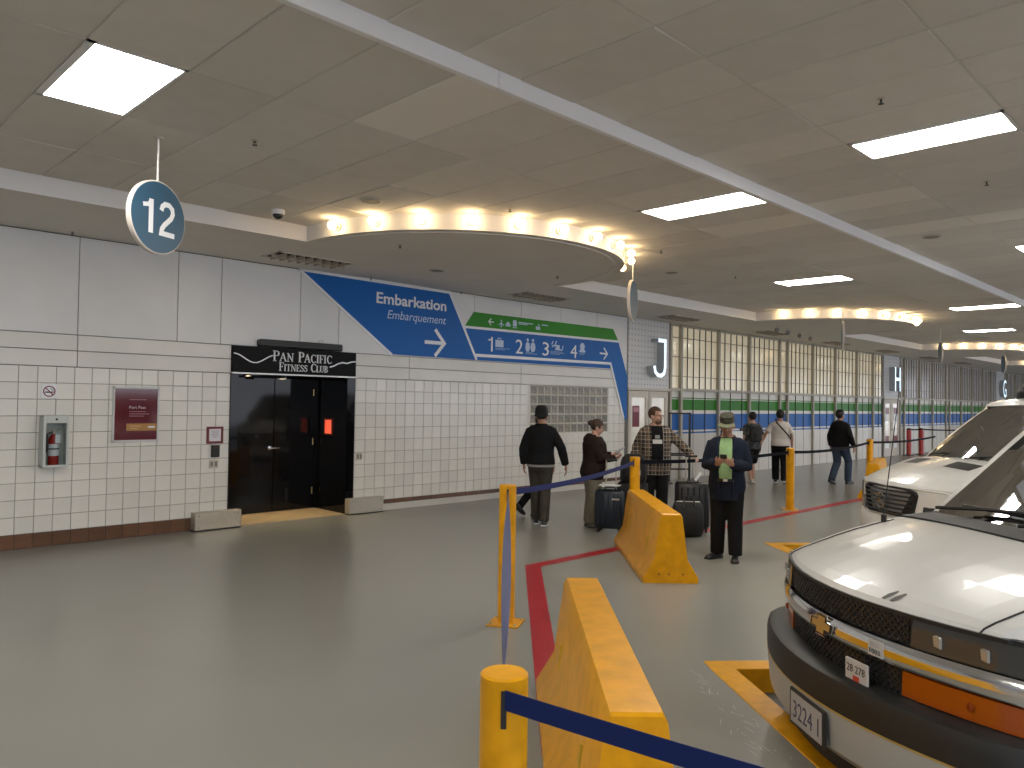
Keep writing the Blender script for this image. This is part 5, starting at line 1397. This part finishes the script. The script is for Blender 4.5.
    D = MB(S); D.loft(torso_rings(.80, bt.get('waist', 1.0), g, .010, lean, belly*.7))
    for side in ('L', 'R'):
        hp, kn, an, fd = [Vector(p) for p in legs[side]]
        if bt.get('short'):
            c = kn.lerp(an, .06); D.tube([hp+Vector((0, 0, .07)), hp, hp.lerp(kn, .5), c], [.08+gr, .092+gr, .086+gr, .08+gr], 14, M=S)
        else:
            D.tube([hp+Vector((0, 0, .07)), hp, hp.lerp(kn, .5), kn, kn.lerp(an, .4), an+Vector((0, 0, -.02))], [(.08+gr)*g**.5, (.092+gr)*g**.5, .078+gr, .062+gr, .060+gr, .052+gr], 14, M=S)
    link(bt['name'], remesh(D, .012, 3, bt['name'], bt['mat']), root)
    # ---- shoes
    for side in ('L', 'R'):
        hp, kn, an, fd = [Vector(p) for p in legs[side]]; fd = fd.normalized(); sx = Vector((fd.y, -fd.x, 0)).normalized(); up = sx.cross(fd)
        if up.z < 0: up = -up
        base = an-up*.086; rings = []
        for d, w, hh in ((-.075, .028, .055), (-.06, .036, .085), (-.01, .040, .095), (.05, .042, .075), (.11, .047, .058), (.165, .042, .046), (.19, .025, .03)):
            c = base+fd*d; rings.append([tuple(c+sx*x+up*z) for x, z in ((-w, .004), (-w*.98, hh*.55), (-w*.6, hh*.95), (0, hh), (w*.6, hh*.95), (w*.98, hh*.55), (w, .004), (0, .002))])
        so = MB(S).loft(rings).build('shoe', P['shoe'], root, 60)
        rings = []
        for d, w in ((-.08, .026), (-.06, .040), (0, .042), (.11, .050), (.17, .044), (.195, .024)):
            c = base+fd*d; rings.append([tuple(c+sx*x+up*z) for x, z in ((-w, -.002), (-w, .018), (w, .018), (w, -.002))])
        MB(S).loft(rings).build('sole', P.get('sole', BLACK), so, 40)
    # ---- hair
    if P.get('hair'):
        hc, zf, zb, inf = P['hair']
        m = MB(); nu, nv = 24, 16; grid = {}
        for j in range(nv+1):
            th = math.pi*j/nv
            for i in range(nu):
                ph = 2*math.pi*i/nu
                d = Vector((math.sin(th)*math.cos(ph), math.sin(th)*math.sin(ph), math.cos(th)))
                grid[i, j] = (d.x*(.075+inf), -.014+d.y*(.095+inf), .036+d.z*(.09+inf))
        vs = []; idx = {}; fs = []
        for j in range(nv):
            for i in range(nu):
                q = [(i, j), ((i+1) % nu, j), ((i+1) % nu, j+1), (i, j+1)]
                c = [sum(grid[p][a] for p in q)/4 for a in range(3)]
                lim = zb if c[1] < -.01 else zb+(zf-zb)*min(1, (c[1]+.01)/.06)
                if c[2] > lim:
                    f = []
                    for p in q:
                        if p not in idx: idx[p] = len(vs); vs.append(grid[p])
                        f.append(idx[p])
                    fs.append(tuple(f))
        m.add(vs, fs, H)
        for c, r in P.get('hair_extra', []): m.ell(c, r, 12, 8, H)
        m.build('hair', hc, root, 180)
    return root, S, H
ST_LEG = {'L': [(-.09, 0, .92), (-.10, .02, .50), (-.105, -.02, .086), (-.15, 1, 0)], 'R': [(.09, 0, .92), (.10, .02, .50), (.105, -.02, .086), (.15, 1, 0)]}
def relaxed(s, fwd=0.05, out=.25): return [(s*.19, 0, 1.415), (s*(out-.01), -.03+fwd*.2, 1.13), (s*out, .03+fwd, .885), (0, .15, -1), (-s, 0, 0), (0, 1, 0), .5]
def walk(front, stride=.26, lift=.10):
    f, b = (('L', 'R') if front == 'L' else ('R', 'L')); s = {'L': -1, 'R': 1}
    return {f: [(s[f]*.085, .01, .92), (s[f]*.095, .19, .53), (s[f]*.095, stride, .09), (0, 1, .05)],
            b: [(s[b]*.085, -.01, .92), (s[b]*.095, .03, .50), (s[b]*.095, -stride-.02, .09+lift*.55), (0, 1, -.42)]}
DARKH = mat('hair_dark', (.012, .009, .008), .7); BROWNH = mat('hair_brown', (.045, .022, .014), .65)
CLOTH = lambda n, c, **k: mat(n, c, .92, spec=.2, var=.12, vscale=14, bump=.25, bscale=25, **k)
BLKC = CLOTH('cloth_black', (.008, .008, .009)); SHOE_B = mat('shoe_black', (.010, .010, .010), .45)
def hat(root, H, prof, m, name='hat', n=20):
    return MB(H).loft([[(r*.88*math.cos(2*math.pi*i/n), -.012+r*1.12*math.sin(2*math.pi*i/n), z) for i in range(n)] for r, z in prof]).build(name, m, root, 50)

# 1 walker in black hoodie and hat, back to us
r, S, H = person('walker in black top, black hat and brown grey trousers seen from behind', (8.38, 7.74), 42, 1.745, dict(
    arms={'L': [(-.19, -.0, 1.415), (-.26, -.05, 1.13), (-.25, .03, .90), (0, .1, -1), (1, 0, 0), (0, 1, 0), .6], 'R': [(.19, 0, 1.415), (.30, -.06, 1.15), (.37, -.02, .89), (.1, .1, -1), (-1, 0, 0), (0, 1, 0), .6]},
    legs={'L': [(-.085, .01, .92), (-.07, .12, .52), (-.06, .14, .09), (-.05, 1, .0)], 'R': [(.085, -.01, .92), (.07, .03, .50), (.06, -.12, .095), (.1, 1, -.1)]},
    top=dict(name='hoodie', mat=BLKC, hem=.90, grow=.038), bottom=dict(name='trousers', mat=CLOTH('cloth_taupe', (.055, .048, .038)), grow=.022), shoe=SHOE_B, sole=SIGN_WHITE, girth=1.04, hair=(DARKH, .07, -.05, .008), skin=SKIN_T))
hat(r, H, [(.001, .150), (.05, .147), (.086, .128), (.101, .08), (.102, .045), (.104, .02), (.116, -.005), (.095, .0), (.001, .03)], mat('knit_black', (.007, .007, .008), .95, bump=.4, bscale=80), 'hat')
MB(S).loft(torso_rings(.868, .905, 1.04, .03, 0)).build('shirt_hem', CLOTH('cloth_pale', (.25, .24, .22)), r, 60)
# 2 companion mostly hidden behind the first walker
person('companion in dark clothes hidden behind the black hoodie walker, trailing leg showing', (9.14, 8.44), 0, 1.62, dict(
    arms={'L': relaxed(-1, .05, .21), 'R': relaxed(1, .05, .21)}, legs={'L': [(-.085, .0, .92), (-.09, -.04, .50), (-.09, -.42, .20), (0, 1, -.7)], 'R': [(.085, .0, .92), (.08, -.02, .50), (.08, -.22, .09), (0, 1, -.1)]},
    top=dict(name='jacket', mat=BLKC, hem=.84, grow=.015), bottom=dict(name='trousers', mat=BLKC, grow=.012), shoe=SHOE_B, girth=.9, hair=(DARKH, .06, -.06, .01)))
# 3 woman with bun and dark brown hoodie, phone in hand
BRN = CLOTH('cloth_dark_brown', (.020, .012, .010))
r, S, H = person('woman with hair bun in dark brown hoodie looking at phone beside luggage', (8.88, 7.17), -36, 1.57, dict(
    arms={'L': [(-.20, .02, 1.40), (-.24, .10, 1.13), (-.10, .36, 1.17), (.3, 1, .15), (.3, 0, 1), (-.6, 0, .8), .9], 'R': [(.20, .02, 1.40), (.25, .06, 1.12), (.12, .34, 1.13), (-.2, 1, .1), (-.5, 0, 1), (.3, .2, 1), 1.2]},
    legs=ST_LEG, lean=.06, head_fwd=.03, head_pitch=22, head_yaw=-8, belly=.06,
    top=dict(name='hoodie', mat=BRN, hem=.78, grow=.04, extra=[((0, -.06, 1.47), (.12, .07, .06)), ((0, -.10, 1.42), (.11, .06, .08))]), bottom=dict(name='trousers', mat=CLOTH('cloth_khaki', (.19, .165, .12)), grow=.045), shoe=mat('shoe_tan', (.16, .13, .10), .7), girth=1.28, hair=(BROWNH, .055, -.07, .009), hair_extra=[((0, -.125, .03), (.042, .040, .045))]))
m = MB(H); m.tube([(.08, .0, .01), (.062, .088, .012), (.02, .105, .008), (-.02, .105, .008), (-.062, .088, .012), (-.08, .0, .01)], .003, 6); m.build('glasses', BLACK, r)
ph = tag(MB().cbox(-.037, .037, -.005, .005, -.075, .075, .004).build('smartphone', mat('phone_pale', (.55, .58, .62), .25), None), 'pale smartphone in the hands of woman with hair bun', 'phone')
ph.matrix_world = Matrix.LocRotScale(Vector((8.88, 7.17, 0)), Matrix.Rotation(R(-126), 3, 'Z').to_quaternion(), None) @ T(-.02, .42, 1.115) @ rot('Z', 8) @ rot('X', -55)
# 4 bearded man in plaid overshirt, hand on the suitcase handle
PLAID = plaid_mat()
r, S, H = person('bearded man with glasses in brown plaid shirt over black tee', (9.79, 6.70), 222, 1.765, dict(
    arms={'L': [(-.20, .0, 1.415), (-.36, .06, 1.21), (-.50, .24, 1.05), (-.5, .8, -.25), (.1, .1, -1), (.8, .6, 0), .8], 'R': [(.20, 0, 1.415), (.28, -.05, 1.15), (.30, .02, .90), (0, .2, -1), (-1, 0, 0), (0, 1, 0), .6]},
    legs=ST_LEG, belly=.07, head_yaw=48, head_pitch=4,
    top=dict(name='plaid_shirt', mat=PLAID, hem=.74, grow=.036), bottom=dict(name='trousers', mat=CLOTH('cloth_charcoal', (.014, .014, .014)), grow=.03), shoe=SHOE_B, girth=1.22, hair=(mat('hair_auburn', (.07, .035, .018), .65), .075, -.05, .010)))
m = MB(S)   # open front: black tee with white print and trouser front
ring = []
def front_strip(z0, z1, hw, grow, g, belly, n=8, m_=10):
    rings = []
    for j in range(m_+1):
        z = z0+(z1-z0)*j/m_; R_ = torso_rings(z, z+.001, g, grow, 0, belly, 48)[0]
        pts = []
        for i in range(n+1):
            x = -hw+2*hw*i/n
            best = max((p for p in R_ if p[1] > 0), key=lambda p: -abs(p[0]-x)); pts.append((x, best[1], z))
        rings.append(pts)
    return rings
for s in (-1, 1):
    e = MB(S); e.tube([(s*.088, q[0 if s < 0 else -1][1]-.006, q[0][2]) for q in front_strip(.78, 1.46, .088, .050, 1.22, .07)], .010, 8); e.build('shirt_placket', PLAID, r, 60)
rg = front_strip(.98, 1.47, .085, .058, 1.22, .07); m.loft(rg, caps=False, closed=False); m.build('black_tee', BLKC, r, 60)
m = MB(S); m.loft([[(x, y+.004, z) for x, y, z in q] for q in front_strip(1.215, 1.275, .07, .058, 1.22, .07, 8, 3)], caps=False, closed=False); m.build('tee_print', mat('tee_print', (.6, .6, .6), .8), r)
m = MB(S); m.loft([[(x, y+.004, z) for x, y, z in q] for q in front_strip(1.29, 1.34, .035, .058, 1.22, .07, 8, 3)], caps=False, closed=False); m.build('tee_print', mat('tee_print_grey', (.25, .25, .26), .8), r)
m = MB(H); m.ell((0, .052, -.078), (.056, .046, .045), 16, 10); m.ell((0, .088, -.046), (.03, .012, .008), 10, 6); m.build('beard', mat('beard_ginger', (.12, .06, .035), .8), r, 180)
m = MB(H)
for s in (-1, 1): m.tube([(s*.033+.022*math.cos(2*math.pi*i/12), .097, .006+.017*math.sin(2*math.pi*i/12)) for i in range(13)], .0026, 6)
m.tube([(-.012, .098, .01), (.012, .098, .01)], .0026, 6); m.tube([(.055, .095, .01), (.08, -.01, .008)], .0026, 6); m.tube([(-.055, .095, .01), (-.08, -.01, .008)], .0026, 6); m.build('glasses', BLACK, r)
# 5 older man in green polo, navy jacket and camouflage cap with phone
NAVYC = CLOTH('cloth_navy', (.010, .014, .026))
r, S, H = person('older man in camouflage cap, green polo and navy jacket looking at phone', (8.225, 4.625), 204, 1.70, dict(
    arms={'L': [(-.20, -.0, 1.415), (-.235, .04, 1.13), (-.085, .31, 1.17), (.28, .85, .30), (.75, -.35, .55), (.2, -.3, .8), .9], 'R': [(.20, 0, 1.415), (.235, .04, 1.13), (.085, .31, 1.17), (-.28, .85, .30), (-.75, -.35, .55), (-.2, -.3, .8), .9]},
    legs={'L': [(-.09, 0, .92), (-.10, .03, .50), (-.11, .06, .086), (-.05, 1, 0)], 'R': [(.09, 0, .92), (.10, .01, .50), (.115, -.05, .086), (.75, 1, 0)]},
    head_pitch=20, head_fwd=.03, belly=.05, skin=SKIN_T,
    top=dict(name='jacket', mat=NAVYC, hem=.72, grow=.042), bottom=dict(name='trousers', mat=BLKC, grow=.03), shoe=SHOE_B, girth=1.06, hair=(mat('hair_grey', (.16, .15, .14), .7), .06, -.05, .006)))
m = MB(S); m.loft(front_strip(.99, 1.47, .078, .050, 1.06, .05), caps=False, closed=False); m.build('polo_shirt', CLOTH('cloth_green', (.27, .41, .19)), r, 60)
for s in (-1, 1):
    e = MB(S); e.tube([(s*.082, q[0 if s < 0 else -1][1]-.004, q[0][2]) for q in front_strip(.76, 1.46, .082, .048, 1.06, .05)], .011, 8); e.build('jacket_edge', NAVYC, r, 60)
    e = MB(S); e.tube([(s*.074, .085, 1.475), (s*.095, .135, 1.40), (s*.085, .165, 1.30)], [.022, .026, .008], 8); e.build('lapel', NAVYC, r, 60)
m = MB(S); m.tube([(-.055, .085, 1.455), (-.02, .125, 1.41), (0, .135, 1.385)], [.02, .018, .01], 8); m.tube([(.055, .085, 1.455), (.02, .125, 1.41), (0, .135, 1.385)], [.02, .018, .01], 8); m.build('collar', CLOTH('cloth_green', (.27, .41, .19)), r, 50)
m = MB(S); m.loft([[(x, y+.006, z) for x, y, z in q] for q in front_strip(.955, .99, .10, .05, 1.06, .05, 8, 2)], caps=False, closed=False); m.build('belt', mat('belt_leather', (.012, .01, .009), .4), r)
m = MB(S); m.box(-.025, .025, .205, .212, .958, .986); m.build('buckle', STEEL, r)
CAMO = blotch_mat('camouflage', [(.05, .052, .032), (.028, .03, .02), (.10, .085, .055), (.012, .012, .010)], 30)
hat(r, H, [(.001, .134), (.06, .132), (.09, .124), (.095, .075), (.094, .044), (.001, .045)], CAMO, 'cap')
bm_ = MB(H); rings = []
for i in range(13):
    a = R(32+116*i/12); rings.append([(r_*.90*math.cos(a), -.012+r_*(1.12 if r_ < .1 else 1.28)*math.sin(a), z) for r_, z in ((.088, .054), (.130, .036), (.130, .030), (.088, .046))])
bm_.loft(rings).build('cap_brim', mat('brim_olive', (.14, .145, .085), .85), r, 50)
ph = tag(MB().cbox(-.037, .037, -.005, .005, -.075, .075, .004).build('smartphone', BLACK_SATIN, None), 'dark smartphone held by the man in green polo', 'phone')
ph.matrix_world = Matrix.LocRotScale(Vector((8.225, 4.625, 0)), Matrix.Rotation(R(114), 3, 'Z').to_quaternion(), None) @ T(0, .405, 1.205) @ rot('X', 127)
# 6 person in dark patterned shirt and shorts
r, S, H = person('distant person in dark patterned shirt and shorts with bare calves', (16.76, 8.78), 52, 1.66, dict(
    arms={'L': relaxed(-1), 'R': relaxed(1)}, legs=walk('R', .14, .02), top=dict(name='patterned_shirt', mat=blotch_mat('patterned_cloth', [(.02, .025, .03), (.05, .055, .06), (.11, .10, .085)], 14), hem=.84, grow=.032, sleeve='short'),
    bottom=dict(name='shorts', mat=BLKC, grow=.035, short=True), shoe=mat('shoe_cream', (.45, .40, .34), .6), sole=SIGN_WHITE, girth=1.08, hair=(DARKH, .07, -.05, .012)))
MB(S).cbox(-.15, .15, -.26, -.13, 1.02, 1.42, .05).build('backpack_pad', blotch_mat('pack_cloth', [(.012, .012, .014), (.03, .03, .03)], 12), r, 50)
# 7 walker in white tee with cross body strap
r, S, H = person('walker in white tee with black cross body strap and black trousers', (17.30, 8.36), 28, 1.72, dict(
    arms={'L': [(-.20, 0, 1.415), (-.33, -.06, 1.17), (-.44, -.02, .93), (-.3, .2, -1), (1, 0, 0), (0, 1, 0), .5], 'R': relaxed(1, .0, .27)}, legs=walk('L', .10, .01), skin=SKIN_T,
    top=dict(name='white_tee', mat=mat('cloth_white', (.62, .57, .53), .9, var=.04, vscale=10, bump=.2, bscale=20), hem=.89, grow=.03, sleeve='short'), bottom=dict(name='trousers', mat=BLKC, grow=.03), shoe=SHOE_B, sole=SIGN_WHITE, girth=1.12, hair=(DARKH, .06, -.07, .016)))
m = MB(S); m.tube([(-.10, .02, 1.52), (-.08, -.13, 1.44), (.05, -.178, 1.30), (.17, -.165, 1.16), (.235, -.06, 1.06)], .018, 8); m.build('strap', BLACK, r, 60)
# 8 walker in black jacket and jeans
r, S, H = person('walker in black jacket, black cap and blue jeans beyond the dark belt', (18.28, 7.36), -12, 1.74, dict(
    arms={'L': relaxed(-1, -.02, .26), 'R': [(.20, 0, 1.415), (.29, -.04, 1.14), (.30, .08, .90), (0, .3, -1), (-1, 0, 0), (0, 1, 0), .6]}, legs=walk('R', .17, .05), skin=SKIN_T,
    top=dict(name='jacket', mat=BLKC, hem=.88, grow=.034), bottom=dict(name='jeans', mat=CLOTH('denim', (.045, .065, .105)), grow=.026), shoe=SHOE_B, girth=1.15, hair=(DARKH, .06, -.06, .010)))
hat(r, H, [(.001, .136), (.05, .132), (.082, .10), (.090, .06), (.091, .025), (.001, .03)], BLKC, 'cap')
bpy.context.view_layer.update()
